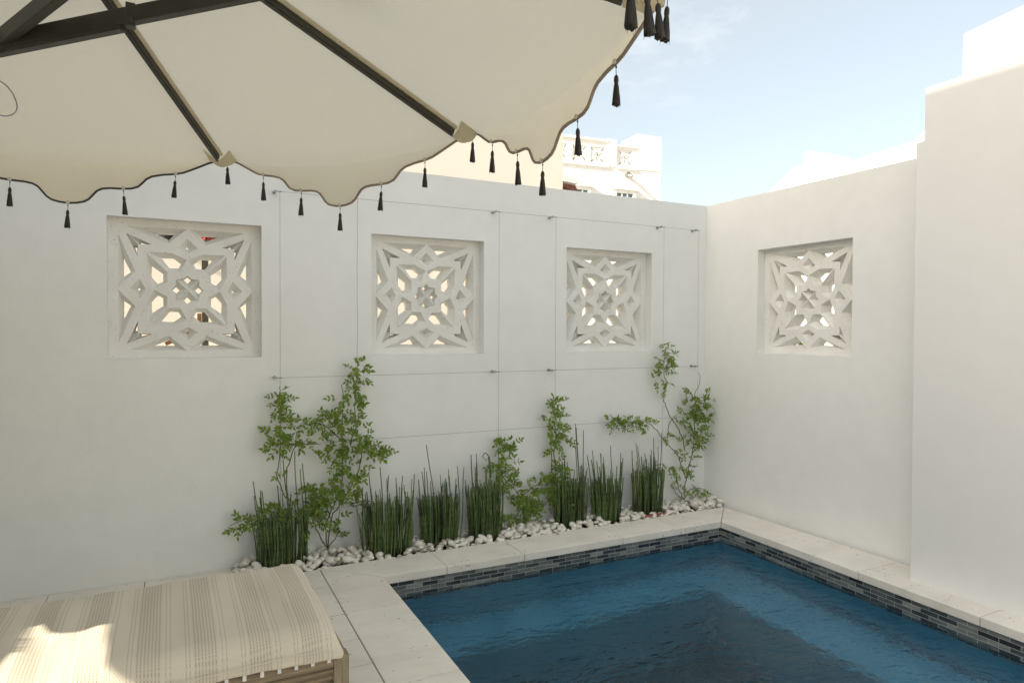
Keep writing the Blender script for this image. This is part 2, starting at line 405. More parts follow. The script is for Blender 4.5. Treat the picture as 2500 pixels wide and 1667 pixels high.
# mosaic band: set back 12 mm under the coping
ins = .012
cA = (BIL[0]-ins, BIL[1]+ins); cB = (BIR[0]+ins, BIR[1]+ins); cC = (REND[0]+ins, REND[1]-ins); cD = (LEND[0]-ins, LEND[1]-ins)
vs = []; fs = []; uvs = []
zt_, zb_ = -.050, -.050-.0262*6
for a, b in ((cA, cB), (cB, cC), (cC, cD), (cD, cA)):
    n = len(vs); l_ = math.dist(a, b); vs += [(*a, zb_), (*b, zb_), (*b, zt_), (*a, zt_)]; fs.append([n+3, n+2, n+1, n])
    uvs += [(0, zt_-zt_), (l_, 0), (l_, zb_-zt_), (0, zb_-zt_)]
put(obj('mosaic_band', vs, fs, M_tile, pool, uvs=uvs))
mb = MB(); e = .006
o4 = [(cA[0]-e, cA[1]+e), (cB[0]+e, cB[1]+e), (cC[0]+e, cC[1]-e), (cD[0]-e, cD[1]-e)]
bz = -.60; dz = -1.40; bw = .44
i4 = [(o4[0][0], -.985), (-.875, -.985), (-.92, o4[2][1]), (o4[3][0], o4[3][1])]
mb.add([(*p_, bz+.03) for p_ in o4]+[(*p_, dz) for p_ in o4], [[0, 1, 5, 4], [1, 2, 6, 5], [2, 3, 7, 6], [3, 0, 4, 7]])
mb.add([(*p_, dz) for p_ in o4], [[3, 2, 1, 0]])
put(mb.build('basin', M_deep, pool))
mb = MB(); mb.add([(*p_, zb_+.01) for p_ in o4]+[(*p_, bz+.03) for p_ in o4], [[0, 1, 5, 4], [1, 2, 6, 5], [2, 3, 7, 6], [3, 0, 4, 7]])
put(mb.build('upper_basin', M_plaster, pool))
mb = MB(); mb.prism([o4[0], o4[1], (o4[2][0], o4[2][1]), (-.93, o4[2][1]), (-.872, -.985), (o4[0][0], -.975)], dz, bz)
be = put(mb.build('bench', M_plaster, pool)); bevel(be, .02, 3)
mb = MB(); N = 60
def wpt(i, j):
    a = lerp(cA, cB, i/N); b = lerp(cD, cC, i/N); q = lerp(a, b, j/N); return (q[0], q[1], -.150)
vs = [wpt(i, j) for j in range(N+1) for i in range(N+1)]
fs = [[j*(N+1)+i, (j+1)*(N+1)+i, (j+1)*(N+1)+i+1, j*(N+1)+i+1] for j in range(N) for i in range(N)]
tag(obj('water', vs, fs, M_water), 'rippled clear blue pool water', kind='structure')

# ------------------------------------------------------------------ walls with openings
ZT, ZB, WW = 2.154, 1.3206, .8453; HW = 2.6015
XW = [-4.5603, -3.0078, -1.4478]; YW = -.5888
def rect(a0, a1, b0, b1): return [(a0, b0), (a1, b0), (a1, b1), (a0, b1)]
def wall_mesh(outer, holes, fn, thick):
    """fn(a,b,d) -> 3d; d = depth into the wall"""
    m_ = MB(); m_.plate([outer]+holes, lambda a, b: fn(a, b, 0)); m_.plate([outer]+holes, lambda a, b: fn(a, b, thick))
    for poly in [outer]+holes:
        n = len(poly)
        for i in range(n):
            p0, p1 = poly[i], poly[(i+1) % n]
            m_.add([fn(*p0, 0), fn(*p1, 0), fn(*p1, thick), fn(*p0, thick)], [[0, 1, 2, 3]])
    return m_
mb = wall_mesh([(-6.45, -.3), (0, -.3), (0, HW), (-6.45, HW)], [rect(x, x+WW, ZB, ZT) for x in XW], lambda a, b, d: Vector((a, d, b)), .20)
tag(mb.build('garden_wall', M_wall), 'long white stucco wall behind the planting, with three square openings', 'wall')
mb = wall_mesh([(-2.10, -.3), (.20, -.3), (.20, HW), (-2.10, HW)], [rect(YW-WW, YW, ZB, ZT)], lambda a, b, d: Vector((d+.0005, a, b)), .20)
tag(mb.build('garden_wall', M_wall), 'white stucco wall right of the corner, with one square opening', 'wall')
prof = [(-7, -.3), (-7, 3.24), (-3.4, 3.24), (-2.62, 3.215), (-2.292, 3.178), (-2.284, 3.168), (-2.283, 2.948), (-2.278, 2.943), (-2.080, 2.940), (-2.073, 2.933), (-2.072, 2.640), (-2.067, 2.632), (-2.023, 2.628), (-2.023, -.3)]
mb = MB(); mb.extr([(-.243, a, b) for a, b in prof], (.443, 0, 0))
o = tag(mb.build('stepped_wall', M_pillar), 'thicker white wall at the right edge with a stepped top catching sun', 'wall'); bevel(o, .006, 2)

# ------------------------------------------------------------------ pierced blocks
H = WW/2
petal = ([(-.515, .52), (-.205, .53), (-.008, .435), (-.10, .262), (-.25, .258)], [(-.35, .465), (-.18, .470), (-.075, .385), (-.115, .315), (-.235, .312)])
def shrink(sh, f_):
    n_ = len(sh[1]); cx_ = sum(q[0] for q in sh[1])/n_; cy_ = sum(q[1] for q in sh[1])/n_
    return (sh[0], [(cx_+(q[0]-cx_)*f_, cy_+(q[1]-cy_)*f_) for q in sh[1]])
petal = shrink(petal, .95)
petal[0][0] = (-.515, .527); petal[0][4] = (-.253, .262)
tri = ([(-.006, .885), (-.245, .665), (-.77, .875)], [(-.165, .815), (-.24, .725), (-.44, .815)])
T, E_, Kk, F_ = (-.78, .775), (-.46, .637), (-.632, .632), (-.637, .46)
T2 = (-.775, .78)
dartR = ([T2, (-.46, .637), Kk], [(-.60, .675), (-.50, .648), (-.60, .643)])
dia = ([(0, .745), (.143, .612), (0, .535), (-.143, .612)], [(0, .645), (.024, .622), (0, .60), (-.024, .622)])
def sym8(p_, k):
    x, y = p_
    if k & 1: x = -x
    if k & 2: y = -y
    if k & 4: x, y = y, x
    return (x, y)
def block_mesh():
    m_ = MB(); D1, D2 = .050, .095
    P = lambda p_, d: Vector((p_[0]*H, d, p_[1]*H))
    holes = []; inner = []
    def slope(o_, i_, wall=True):
        n = len(o_)
        for a in range(n):
            b = (a+1) % n
            m_.add([P(o_[a], 0), P(o_[b], 0), P(i_[b], D1), P(i_[a], D1)], [[0, 1, 2, 3]])
            m_.add([P(i_[a], D1), P(i_[b], D1), P(i_[b], D2), P(i_[a], D2)], [[0, 1, 2, 3]])
        inner.append(i_)
    for k in range(8):
        for sh in (petal, tri):
            o_ = [sym8(q, k) for q in sh[0]]; i_ = [sym8(q, k) for q in sh[1]]; holes.append(o_); slope(o_, i_)
        slope([sym8(q, k) for q in dartR[0]], [sym8(q, k) for q in dartR[1]])
    for k in (0, 1, 2, 3): holes.append([sym8(q, k) for q in (T2, (-.46, .637), Kk, (-.637, .46))])
    for k in (0, 2, 4, 6):
        sh = dia; o_ = [sym8(q, k) for q in sh[0]]; i_ = [sym8(q, k) for q in sh[1]]; holes.append(o_); slope(o_, i_)
    star = []
    for k in range(4):
        r_ = lambda q: (q[0]*cos(-k*pi/2)-q[1]*sin(-k*pi/2), q[0]*sin(-k*pi/2)+q[1]*cos(-k*pi/2))
        c1, e1, tp, e2, c2 = [r_(q) for q in ((-.155, .155), (-.062, .157), (0, .212), (.062, .157), (.155, .155))]
        db, dl, dt, dr = [r_(q) for q in ((0, .098), (-.05, .15), (0, .198), (.05, .15))]
        star += [c1, e1, tp, e2]
        O = (0, 0); dd = .042
        m_.add([P(O, .004), P(c1, .0), P(dl, dd), P(db, dd)], [[0, 1, 2], [0, 2, 3]])
        m_.add([P(O, .004), P(c2, .0), P(dr, dd), P(db, dd)], [[0, 1, 2], [0, 2, 3]])
        m_.add([P(c1, 0), P(e1, 0), P(dl, dd)], [[0, 1, 2]]); m_.add([P(c2, 0), P(e2, 0), P(dr, dd)], [[0, 1, 2]])
        m_.add([P(e1, 0), P(tp, 0), P(dt, dd), P(dl, dd)], [[0, 1, 2, 3]]); m_.add([P(e2, 0), P(tp, 0), P(dt, dd), P(dr, dd)], [[0, 1, 2, 3]])
        dq = [db, dl, dt, dr]; inner.append(dq)
        for a in range(4): m_.add([P(dq[a], dd), P(dq[(a+1) % 4], dd), P(dq[(a+1) % 4], D2), P(dq[a], D2)], [[0, 1, 2, 3]])
    holes.append(star)
    m_.plate([rect(-.999, .999, -.985, .985)]+holes, lambda a, b: P((a, b), 0))
    m_.plate([rect(-.999, .999, -.985, .985)]+inner, lambda a, b: P((a, b), D2))
    s_ = .999; t_ = .985
    for a, b in (((-s_, -t_), (s_, -t_)), ((s_, -t_), (s_, t_)), ((s_, t_), (-s_, t_)), ((-s_, t_), (-s_, -t_))):
        m_.add([P(a, 0), P(b, 0), P(b, D2), P(a, D2)], [[0, 1, 2, 3]])
    return m_
bm_ = block_mesh()
proto = None
zc = (ZT+ZB)/2
labels = ['pierced white star-pattern block in the left opening, its face dotted with air holes',
          'pierced white star-pattern block in the wall between the two climbing vine columns, cream glowing through',
          'pierced white star-pattern block nearest the corner on the long planted wall',
          'pierced white star-pattern block in the right-hand wall, above the pool']
for i in range(4):
    if proto is None: o = proto = bm_.build('breeze_block', M_block)
    else: o = proto.copy(); COL.objects.link(o)
    if i < 3: o.location = (XW[i]+H, .076, zc)
    else: o.location = (.076, YW-H, zc); o.rotation_euler = (0, 0, -pi/2)
    tag(o, labels[i], 'breeze block', 'pierced blocks set in the wall openings')

# ------------------------------------------------------------------ cable trellis
tre = thing('wire_trellis', 'thin steel cable trellis fixed to the long white wall', 'trellis', (-1.9, 0, 0))
TY = -.055; xs = [-3.612, -3.118, -2.067, -1.580, -.522, -.138]; zs = [2.370, 1.190, .757, .318]
def cable(a, b, jit=0):
    n = 14; pts = []
    for i in range(n+1):
        q = Vector(a).lerp(Vector(b), i/n)
        if jit and 0 < i < n: q += Vector((random.uniform(-jit, jit), 0, 0))
        pts.append(q)
    m_ = MB(); m_.tube(pts, .0013, 5); put(m_.build('cable', M_steel, tre))
for z in zs: cable((xs[0], TY, z), (xs[-1], TY, z))
for x in xs: cable((x, TY-.003, zs[0]), (x, TY-.003, zs[-1]), .004 if x == xs[1] else 0)
for z in zs:
    for x in xs:
        if (z == .757) or (x == -3.118 and z == 2.370): continue
        m_ = MB(); m_.tube([(x-.028, 0, z), (x-.028, -.012, z)], .011, 12); m_.tube([(x-.028, 0, z), (x-.028, TY, z)], .0035, 8)
        m_.tube([(x-.034, TY, z), (x+.012, TY, z)], .0038, 8); m_.tube([(x-.028, TY-.01, z), (x-.028, TY+.01, z)], .0085, 10)
        put(m_.build('standoff', M_steel, tre))

# ------------------------------------------------------------------ river stones
def pebble_mesh(sd_):
    rnd = random.Random(sd_); bm = bmesh.new(); bmesh.ops.create_icosphere(bm, subdivisions=3, radius=1)
    a, b, c = rnd.uniform(.95, 1.3), rnd.uniform(.8, .98), rnd.uniform(.55, .78)
    k1 = [rnd.uniform(-.055, .055) for _ in range(6)]
    for v_ in bm.verts:
        x, y, z = v_.co; f_ = 1+k1[0]*x*y+k1[1]*y*z+k1[2]*x+k1[3]*y+k1[4]*sin(2.5*x+1)+k1[5]*cos(2.2*y)
        v_.co = Vector((x*a*f_, y*b*f_, z*c*f_))
    me = bpy.data.meshes.new('river_stone'); bm.to_mesh(me); bm.free()
    me.polygons.foreach_set('use_smooth', [True]*len(me.polygons)); me.materials.append(M_stone); return me
PM = [pebble_mesh(i) for i in range(9)]
clumps = [(-3.615, -.12, .150, .095), (-2.955, -.165, .168, .088), (-2.56, -.115, .145, .080), (-2.225, -.155, .130, .080), (-1.49, -.135, .140, .085), (-1.155, -.155, .138, .085), (-.765, -.165, .145, .085)]
rnd = random.Random(5); placed = []
tries = 0
while tries < 26000 and len(placed) < 900:
    tries += 1
    x = rnd.uniform(-3.885, -.02); y = rnd.uniform(-.262, -.012); r = rnd.choice([.015, .018, .020, .022, .025])
    if y-r*.8 < -.268+ (0.012 if x > -3.4 else .0): y = -.262+r*.55
    if any(((x-c[0])/c[2])**2+((y-c[1])/c[3])**2 < .80 for c in clumps): continue
    z = -.022+r*.45
    for (px, py, pz, pr) in placed:
        d = math.hypot(px-x, py-y); s_ = (r+pr)*.92
        if d < s_: z = max(z, pz+math.sqrt(max(0, s_*s_-d*d))*.52)
    lim = .030+.030*max(0, min(1, (y+.26)/.25))*rnd.random()
    if z > lim+.008: continue
    placed.append((x, y, z, r))
placed.sort(key=lambda q: (q[1] - (q[2]*2)))
lab = 'smooth white river stone in the planting bed between wall and coping'
for i, (x, y, z, r) in enumerate(placed[:299]):
    o = bpy.data.objects.new('river_stone', PM[i % 9]); COL.objects.link(o); o.location = (x, y, z); o.scale = (r*1.12,)*3
    o.rotation_euler = (rnd.gauss(0, .30), rnd.gauss(0, .30), rnd.uniform(0, 6.28)); tag(o, lab, 'stone', 'white river stones in the planting bed')
rest = placed[299:]
if rest:
    bm = bmesh.new()
    for i, (x, y, z, r) in enumerate(rest):
        n0 = len(bm.verts); bm.from_mesh(PM[i % 9]); bm.verts.ensure_lookup_table()
        M = Matrix.Translation((x, y, z)) @ Matrix.Rotation(rnd.uniform(0, 6.28), 4, 'Z') @ Matrix.Rotation(rnd.gauss(0, .4), 4, 'X') @ Matrix.Rotation(rnd.gauss(0, .4), 4, 'Y') @ Matrix.Scale(r*1.12, 4)
        for v_ in bm.verts[n0:]: v_.co = M @ v_.co
    me = bpy.data.meshes.new('river_stones'); bm.to_mesh(me); bm.free(); me.materials.append(M_stone)
    me.polygons.foreach_set('use_smooth', [True]*len(me.polygons))
    o = bpy.data.objects.new('river_stones', me); COL.objects.link(o); tag(o, 'bed of small white river stones filling the back of the planting strip', 'stones', kind='stuff')
# terracotta edge at the front of the bed
mb = MB(); pts = [(-.86+.011*i*3, -.250-.006*sin(i*.7), .012+.006*sin(i*.5)) for i in range(9)]
mb.tube([(a, b-.004, c) for a, b, c in pts], .010, 8)
tag(mb.build('irrigation_pipe', M_terracotta), 'short red brown drip pipe lying at the front edge of the stones', 'pipe')

# ------------------------------------------------------------------ horsetail clumps
horse_labels = ['leftmost horsetail clump, rising behind the cushion with sprays of vine leaves in it', 'broad dense horsetail clump right of the tall bushy vine', 'dark horsetail clump with one very tall bent stem at its middle',
    'narrow horsetail clump just left of the vine that arches along the middle of the wall', 'horsetail clump with tall thin stems at its right, under the third opening', 'compact horsetail clump second from the right, standing alone', 'rightmost horsetail clump, nearest the corner vine']
#           n, body, tall extra
spec = [(78, .34, [(.66, .9), (.60, .7), (.55, .5), (.78, .8), (.74, .62), (.70, .95), (.52, .1), (.60, .12)]), (96, .37, [(.60, .2), (.62, .4), (.56, .55), (.50, .85), (.54, .7), (.50, .05)]),
        (80, .36, [(.76, .38), (.56, .12), (.55, .16), (.52, .7), (.56, .8), (.58, .93), (.57, .97), (.44, 1.25), (.36, 1.35)]), (74, .40, [(.66, .25), (.62, .62), (.52, .5)]),
        (80, .36, [(.84, .72), (.78, .8), (.80, .83), (.60, .35), (.56, .2), (.66, .6)]), (74, .34, [(.60, .15), (.57, .3), (.64, .6), (.56, .85), (.5, .45)]), (80, .38, [(.62, .2), (.68, .55), (.72, .75), (.58, .9), (.55, .35)])]
rnd = random.Random(21)
def stem_mesh(x0, y0, h, lean, r, bend):
    pts = []; n = max(5, int(h/.07)); k = rnd.uniform(-1, 1); 
    for i in range(n+1):
        s_ = i/n; z = -.03+(h+.03)*s_
        pts.append((x0+lean[0]*s_**1.3*h+bend*sin(s_*4+k)*.012, min(y0+lean[1]*s_**1.3*h+bend*cos(s_*3.3+k)*.008, -.012), z))
    m_ = MB(); m_.tube(pts, [r]*(n)+[r*.85], 5); 
    # swollen joints
    return m_
for ci, ((cx, cy, rx, ry), (n, body, tall)) in enumerate(zip(clumps, spec)):
    root = thing('horsetail_plant', horse_labels[ci], 'plant', (cx, cy, 0), 'horsetail clumps along the wall')
    for i in range(90):
        while True:
            a, b = rnd.uniform(-1, 1), rnd.uniform(-1, 1)
            if a*a+b*b < 1: break
        h = body*rnd.choice([rnd.uniform(.84, .99)]*5+[rnd.uniform(.5, 1.0)]*2+[rnd.uniform(1.0, 1.3), rnd.uniform(1.0, 1.55)]); 
        o = stem_mesh(cx+a*rx, cy+b*ry, h, (a*.07+rnd.gauss(0, .035), b*.04+rnd.gauss(0, .025)-.005), rnd.uniform(.0030, .0046), rnd.uniform(.2, .9)).build('stem', M_horse, root, True); put(o)
    bk = MB()
    for i in range(46):
        a = rnd.uniform(0, 6.283); q = math.sqrt(rnd.random()); q_ = stem_mesh(cx+q*cos(a)*rx, cy+q*sin(a)*ry*.9+.006, body*rnd.uniform(.75, .97), (rnd.gauss(0, .02), 0), rnd.uniform(.003, .0044), .4); bk.add(q_.v, q_.f)
    o = put(bk.build('inner_stems', M_horse, root, True)); o['kind'] = 'stuff'
    for hh, f_ in tall:
        o = stem_mesh(cx+(f_*2-1)*rx, cy+rnd.uniform(-.6, .6)*ry, hh*.93, ((f_-.5)*.08+rnd.gauss(0, .03), rnd.gauss(0, .02)), .0034, 1.6).build('stem', M_horse, root, True); put(o)

for lab_, pts_ in (('dry brown horsetail stem fallen across the stones in front of the broad clump', [(-2.93, -.30, .010), (-2.75, -.27, .030), (-2.55, -.235, .055), (-2.44, -.215, .062)]),
                   ('short bent twig lying over the coping edge below the forked vine', [(-1.80, -.12, .075), (-1.74, -.20, .060), (-1.72, -.29, .014), (-1.70, -.33, .006)]),
                   ('dry twig leaning on the stones beside the third horsetail clump', [(-2.62, -.24, .02), (-2.66, -.20, .06), (-2.70, -.17, .05), (-2.76, -.19, .03)])):
    q_ = MB(); q_.tube([Vector(a) for a in pts_], .0024, 5); tag(q_.build('fallen_stem', M_bark), lab_, 'stem')

# ------------------------------------------------------------------ climbing vines
LR = random.Random(77)
def leaf(m_, base, d, nrm_, l_, w_):
    d = d.normalized(); s_ = d.cross(nrm_).normalized(); n_ = s_.cross(d)
    p = lambda a, b, c: base+d*l_*a+s_*w_*b+n_*l_*c
    m_.add([p(0, 0, 0), p(.32, .40, .10), p(.68, .30, .06), p(1.12, 0, -.10), p(.68, -.30, .06), p(.32, -.40, .10), p(.5, 0, -.02)],
           [[0, 1, 6], [1, 2, 6], [2, 3, 6], [3, 4, 6], [4, 5, 6], [5, 0, 6]])
def spray(m_, tw, c, out, size):
    """compound leaf: rachis with 5-7 leaflets"""
    rd = (out+Vector((LR.gauss(0, .55), LR.gauss(-.25, .35), LR.gauss(-.05, .5)))).normalized()
    n = LR.choice([5, 5, 7]); L_ = size*LR.uniform(.8, 1.25)
    nn = Vector((LR.gauss(0, .35), -.8, .55+LR.gauss(0, .3))).normalized()
    sdv = rd.cross(nn).normalized()
    pts = [c+rd*L_*t_+Vector((0, 0, -.2*L_*t_*t_)) for t_ in (0, .5, 1)]
    for q in pts: q.y = min(q.y, -.012)
    tw.tube(pts, .0008, 3, False)
    k = (n-1)//2
    for i in range(k):
        t_ = .35+.45*i/max(1, k-1) if k > 1 else .5
        b = c+rd*L_*t_+Vector((0, 0, -.2*L_*t_*t_)); b.y = min(b.y, -.012)
        for s_ in (-1, 1): leaf(m_, b, rd*.6+sdv*s_+Vector((0, 0, LR.gauss(-.1, .2))), nn+Vector((LR.gauss(0, .3), 0, LR.gauss(0, .3))), L_*.42*LR.uniform(.8, 1.15), L_*.30)
    leaf(m_, pts[2], rd, nn, L_*.48, L_*.33)
def vine(name_label, conv, stems, blobs, y0=-.06, cat='vine', base=None):
    P0 = onY(y0, *conv(*(base or stems[0][0]))); 
    root = thing('climbing_vine', name_label, cat, (P0.x, y0, 0)); 
    lf = MB(); tw = MB()
    for st in stems:
        pts = [onY(y0, *conv(*q)) for q in st]
        # smooth the polyline a little and let it wander
        sm = []
        for i in range(len(pts)-1):
            p0, p1, p2, p3 = pts[max(i-1, 0)], pts[i], pts[i+1], pts[min(i+2, len(pts)-1)]
            for k in range(6):
                t_ = k/6; q = .5*((2*p1)+(-p0+p2)*t_+(2*p0-5*p1+4*p2-p3)*t_*t_+(-p0+3*p1-3*p2+p3)*t_**3)
                sm.append(q+Vector((LR.gauss(0, .002), LR.gauss(0, .006), LR.gauss(0, .002))))
        sm.append(pts[-1]); n = len(sm)
        for q in sm: q.y = min(q.y, -.02)
        m_ = MB(); m_.tube(sm, [.0036*(1-.65*i/n)+.0006 for i in range(n)], 6); put(m_.build('stem', M_bark, root, True))
    for (cx, cy, rx, ry, n) in blobs:
        P = onY(y0, *conv(cx, cy)); Px = (onY(y0, *conv(cx+rx, cy))-P).length; Pz = (onY(y0, *conv(cx, cy+ry))-P).length
        for i in range(max(2, int(n*(.40 if 'bushy' in name_label else .45)))):
            a, b = LR.gauss(0, .38), LR.gauss(0, .38); a = max(-1.1, min(1.1, a)); b = max(-1.1, min(1.1, b))
            q = P+Vector((a*Px, LR.gauss(-.005, .028), b*Pz)); q.y = min(q.y, -.02)
            if q.z < .02: q.z = .02+LR.random()*.02
            spray(lf, tw, q, Vector((a, -.25, b*.8)), .060)
    nf = len(lf.f); lf.add(tw.v, tw.f); fo = put(lf.build('foliage', M_leaf, root)); fo.data.materials.append(M_bark)
    fo.data.polygons.foreach_set('material_index', [0]*nf+[1]*(len(lf.f)-nf))
    return root
c5 = lambda x, y: (508+x*.3480, 771.5+y*.3480)
c6 = lambda x, y: (809+x*.2400, 940.8+y*.2400)
c7 = lambda x, y: (1223+x*.3000, 771.5+y*.3000)
vine('climbing vine on the leftmost cable, its leaves spilling low to the left of the horsetails', c5,
     [[(440, 1400), (430, 1250), (470, 1110), (420, 1050), (370, 930), (382, 820), (388, 600), (385, 440), (390, 330)], [(430, 715), (540, 710), (660, 715)], [(440, 1250), (330, 1150), (200, 1190), (60, 1250)], [(440, 1120), (430, 900), (480, 740), (500, 640)]],
     [(385, 370, 60, 45, 20), (375, 450, 55, 55, 24), (385, 520, 40, 30, 8), (410, 590, 50, 30, 14), (350, 650, 60, 35, 18), (400, 690, 55, 45, 18), (380, 760, 45, 35, 7), (310, 640, 35, 20, 6), (480, 690, 35, 40, 9), (560, 690, 55, 25, 12), (395, 900, 20, 30, 4),
      (110, 1245, 55, 35, 14), (200, 1210, 50, 45, 16), (290, 1150, 60, 45, 20), (380, 1160, 60, 50, 20), (470, 1130, 60, 50, 16)], y0=-.075)
vine('tall bushy climbing vine standing alone between the two left openings', c5,
     [[(700, 1400), (690, 1250), (740, 1130), (790, 1000), (800, 850), (795, 700), (800, 560), (805, 420), (795, 320)], [(705, 1400), (730, 1200), (830, 1040), (910, 870), (925, 750), (890, 600), (885, 400), (900, 170)],
      [(695, 1390), (640, 1300), (600, 1200), (560, 1130), (560, 990)], [(790, 680), (740, 640), (680, 590), (600, 570), (490, 545)], [(880, 740), (960, 735), (1030, 720), (1085, 770)], [(702, 1395), (770, 1300), (775, 1130)], [(720, 1200), (690, 1120), (640, 1105), (560, 1090)], [(780, 1100), (860, 1100), (940, 1090), (1010, 1090)], [(850, 720), (880, 620), (935, 490)]],
     [(915, 195, 40, 40, 16), (900, 250, 45, 40, 18), (885, 320, 45, 40, 18), (880, 375, 45, 30, 14), (890, 450, 40, 50, 8), (900, 540, 45, 50, 14), (915, 630, 55, 50, 20), (805, 410, 45, 30, 12), (805, 500, 40, 40, 10), (820, 545, 50, 35, 12),
      (520, 570, 50, 25, 12), (590, 570, 50, 35, 16), (650, 530, 60, 45, 22), (710, 560, 60, 35, 16), (765, 540, 55, 45, 18), (735, 680, 70, 55, 32), (780, 760, 70, 55, 30), (850, 720, 60, 45, 18), (925, 700, 60, 50, 24), (1000, 720, 60, 45, 26), (1055, 745, 45, 40, 20),
      (650, 800, 50, 40, 14), (730, 830, 60, 50, 22), (890, 870, 65, 40, 20), (800, 940, 80, 45, 26), (910, 930, 50, 40, 14), (740, 1000, 80, 50, 28), (840, 1040, 70, 50, 26), (640, 980, 60, 45, 22), (590, 1010, 50, 50, 18), (620, 1080, 80, 50, 30), (700, 1060, 60, 40, 18),
      (560, 1150, 60, 50, 24), (610, 1210, 55, 45, 18), (900, 1080, 40, 30, 8), (740, 1190, 50, 30, 10), (760, 1260, 35, 45, 7), (765, 1330, 30, 20, 5), (560, 1250, 40, 30, 6)], y0=-.07)
vine('sprawling bright green vine with a forked base left of the fifth horsetail clump', c6,
     [[(1630, 1085), (1650, 960), (1570, 780), (1440, 640), (1400, 450), (1420, 250)], [(1630, 1085), (1700, 1000), (1810, 930), (1900, 860)], [(1632, 1085), (1530, 1030), (1440, 1090)], [(1600, 860), (1700, 760), (1820, 690), (1900, 620)], [(1330, 640), (1315, 480), (1290, 420), (1250, 430), (1285, 490)], [(1640, 1080), (1720, 1140), (1755, 1220)]],
     [(1430, 290, 60, 50, 12), (1480, 330, 90, 50, 22), (1450, 400, 90, 45, 18), (1400, 480, 80, 50, 20), (1460, 520, 80, 50, 18), (1400, 590, 80, 60, 26), (1460, 650, 80, 60, 26), (1420, 700, 90, 50, 18), (1540, 710, 60, 60, 18), (1580, 780, 80, 60, 22), (1650, 840, 100, 60, 30),
      (1600, 900, 90, 60, 24), (1660, 970, 90, 50, 24), (1540, 1010, 80, 50, 20), (1480, 1060, 60, 40, 12), (1740, 740, 80, 50, 18), (1830, 700, 80, 50, 18), (1850, 790, 70, 60, 18), (1830, 880, 90, 50, 22), (1740, 930, 80, 45, 16), (1930, 880, 60, 50, 14), (1890, 640, 60, 45, 14), (1700, 660, 30, 25, 4)], y0=-.075)
vine('slim climbing vine on the cable left of the third opening', c7,
     [[(185, 1260), (180, 1200), (175, 1050), (165, 900), (180, 760), (165, 600), (150, 540), (165, 465)], [(150, 1200), (148, 950), (140, 760), (130, 680)]],
     [(160, 480, 40, 25, 14), (155, 520, 30, 30, 10), (200, 565, 30, 15, 5), (100, 600, 35, 20, 8), (175, 600, 50, 35, 16), (170, 660, 55, 40, 22), (190, 720, 50, 40, 18), (225, 770, 45, 35, 18), (140, 800, 50, 40, 16), (200, 820, 40, 30, 10), (170, 880, 30, 40, 8), (165, 950, 35, 40, 10), (175, 1010, 55, 45, 18), (180, 1080, 55, 50, 20), (170, 1150, 50, 45, 14), (250, 1100, 50, 45, 10)], y0=-.065)
vine('leafy vine in the corner whose long shoots arch left along the wall', c7,
     [[(1160, 1250), (1175, 1100), (1210, 960), (1230, 850), (1240, 700), (1250, 520), (1240, 440), (1280, 370), (1275, 280)], [(1175, 1090), (1120, 930), (1010, 800), (940, 710), (890, 670), (830, 650), (720, 660), (600, 670)], [(1175, 880), (1130, 740), (1060, 620), (1015, 520), (1008, 440), (1020, 370), (1005, 240), (1020, 90)],
      [(1158, 1245), (1120, 1160), (1100, 1060), (1085, 1000)], [(1165, 1245), (1200, 1180), (1260, 1160), (1325, 1180)], [(1030, 780), (1040, 700), (1065, 640), (1110, 600)], [(1150, 1250), (1090, 1190), (1060, 1140)]],
     [(1030, 85, 50, 30, 14), (1025, 130, 50, 35, 16), (1010, 180, 50, 40, 20), (1000, 225, 50, 40, 20), (1005, 270, 45, 35, 14), (990, 320, 45, 30, 9), (1015, 355, 25, 20, 5), (1015, 425, 28, 18, 6), (945, 330, 15, 8, 2),
      (620, 650, 45, 30, 20), (655, 680, 60, 35, 30), (725, 660, 50, 25, 24), (800, 640, 45, 22, 22), (905, 670, 28, 16, 7), (1030, 750, 35, 40, 11),
      (1200, 450, 50, 25, 10), (1250, 480, 90, 40, 30), (1310, 510, 55, 35, 16), (1230, 540, 85, 45, 32), (1290, 580, 60, 45, 22), (1230, 620, 85, 45, 32), (1330, 625, 35, 35, 9), (1240, 680, 85, 45, 32), (1250, 740, 90, 45, 32), (1230, 790, 85, 45, 30), (1300, 820, 65, 30, 14), (1145, 595, 40, 22, 8), (1150, 650, 40, 30, 10), (1190, 880, 55, 35, 14), (1215, 930, 25, 30, 5),
      (1095, 1020, 45, 40, 14), (1140, 1040, 35, 30, 8), (1200, 1060, 35, 30, 6), (1140, 1120, 40, 40, 12), (1150, 1180, 35, 35, 8), (1230, 1175, 50, 28, 12), (1310, 1175, 26, 22, 6), (930, 1010, 70, 35, 12), (1000, 1000, 40, 30, 6)], y0=-.075)

# ------------------------------------------------------------------ parasol
HUB = Vector((-4.702, -2.52, 2.3)); RR = 1.701; RISE = .526; PH = 1.138
par = thing('parasol', 'large cream octagonal cantilever parasol with scalloped edge, black tassels and bronze ribs', 'parasol', (HUB.x, HUB.y, 0))
def corner(i): a = PH-i*pi/4; return HUB+Vector((RR*cos(a), RR*sin(a), 0))
half = [(0, .0), (.03, .006), (.06, .022), (.09, .043), (.118, .062), (.143, .078), (.17, .088), (.21, .096), (.245, .108), (.262, .122), (.275, .142), (.288, .160), (.31, .172), (.34, .176), (.375, .178), (.398, .183), (.413, .194), (.424, .212), (.437, .234), (.452, .248), (.475, .256), (.5, .259)]
profl = half+[(1-a, b) for a, b in half[:-1]][::-1]
def dens(pr):
    out = []
    for (a, b), (c, d) in zip(pr[:-1], pr[1:]):
        out += [(a, b), ((a+c)/2, (b+d)/2)]
    return out+[pr[-1]]
profl = dens(profl)
apex = HUB+Vector((0, 0, RISE))
cv = MB(); NR = 14
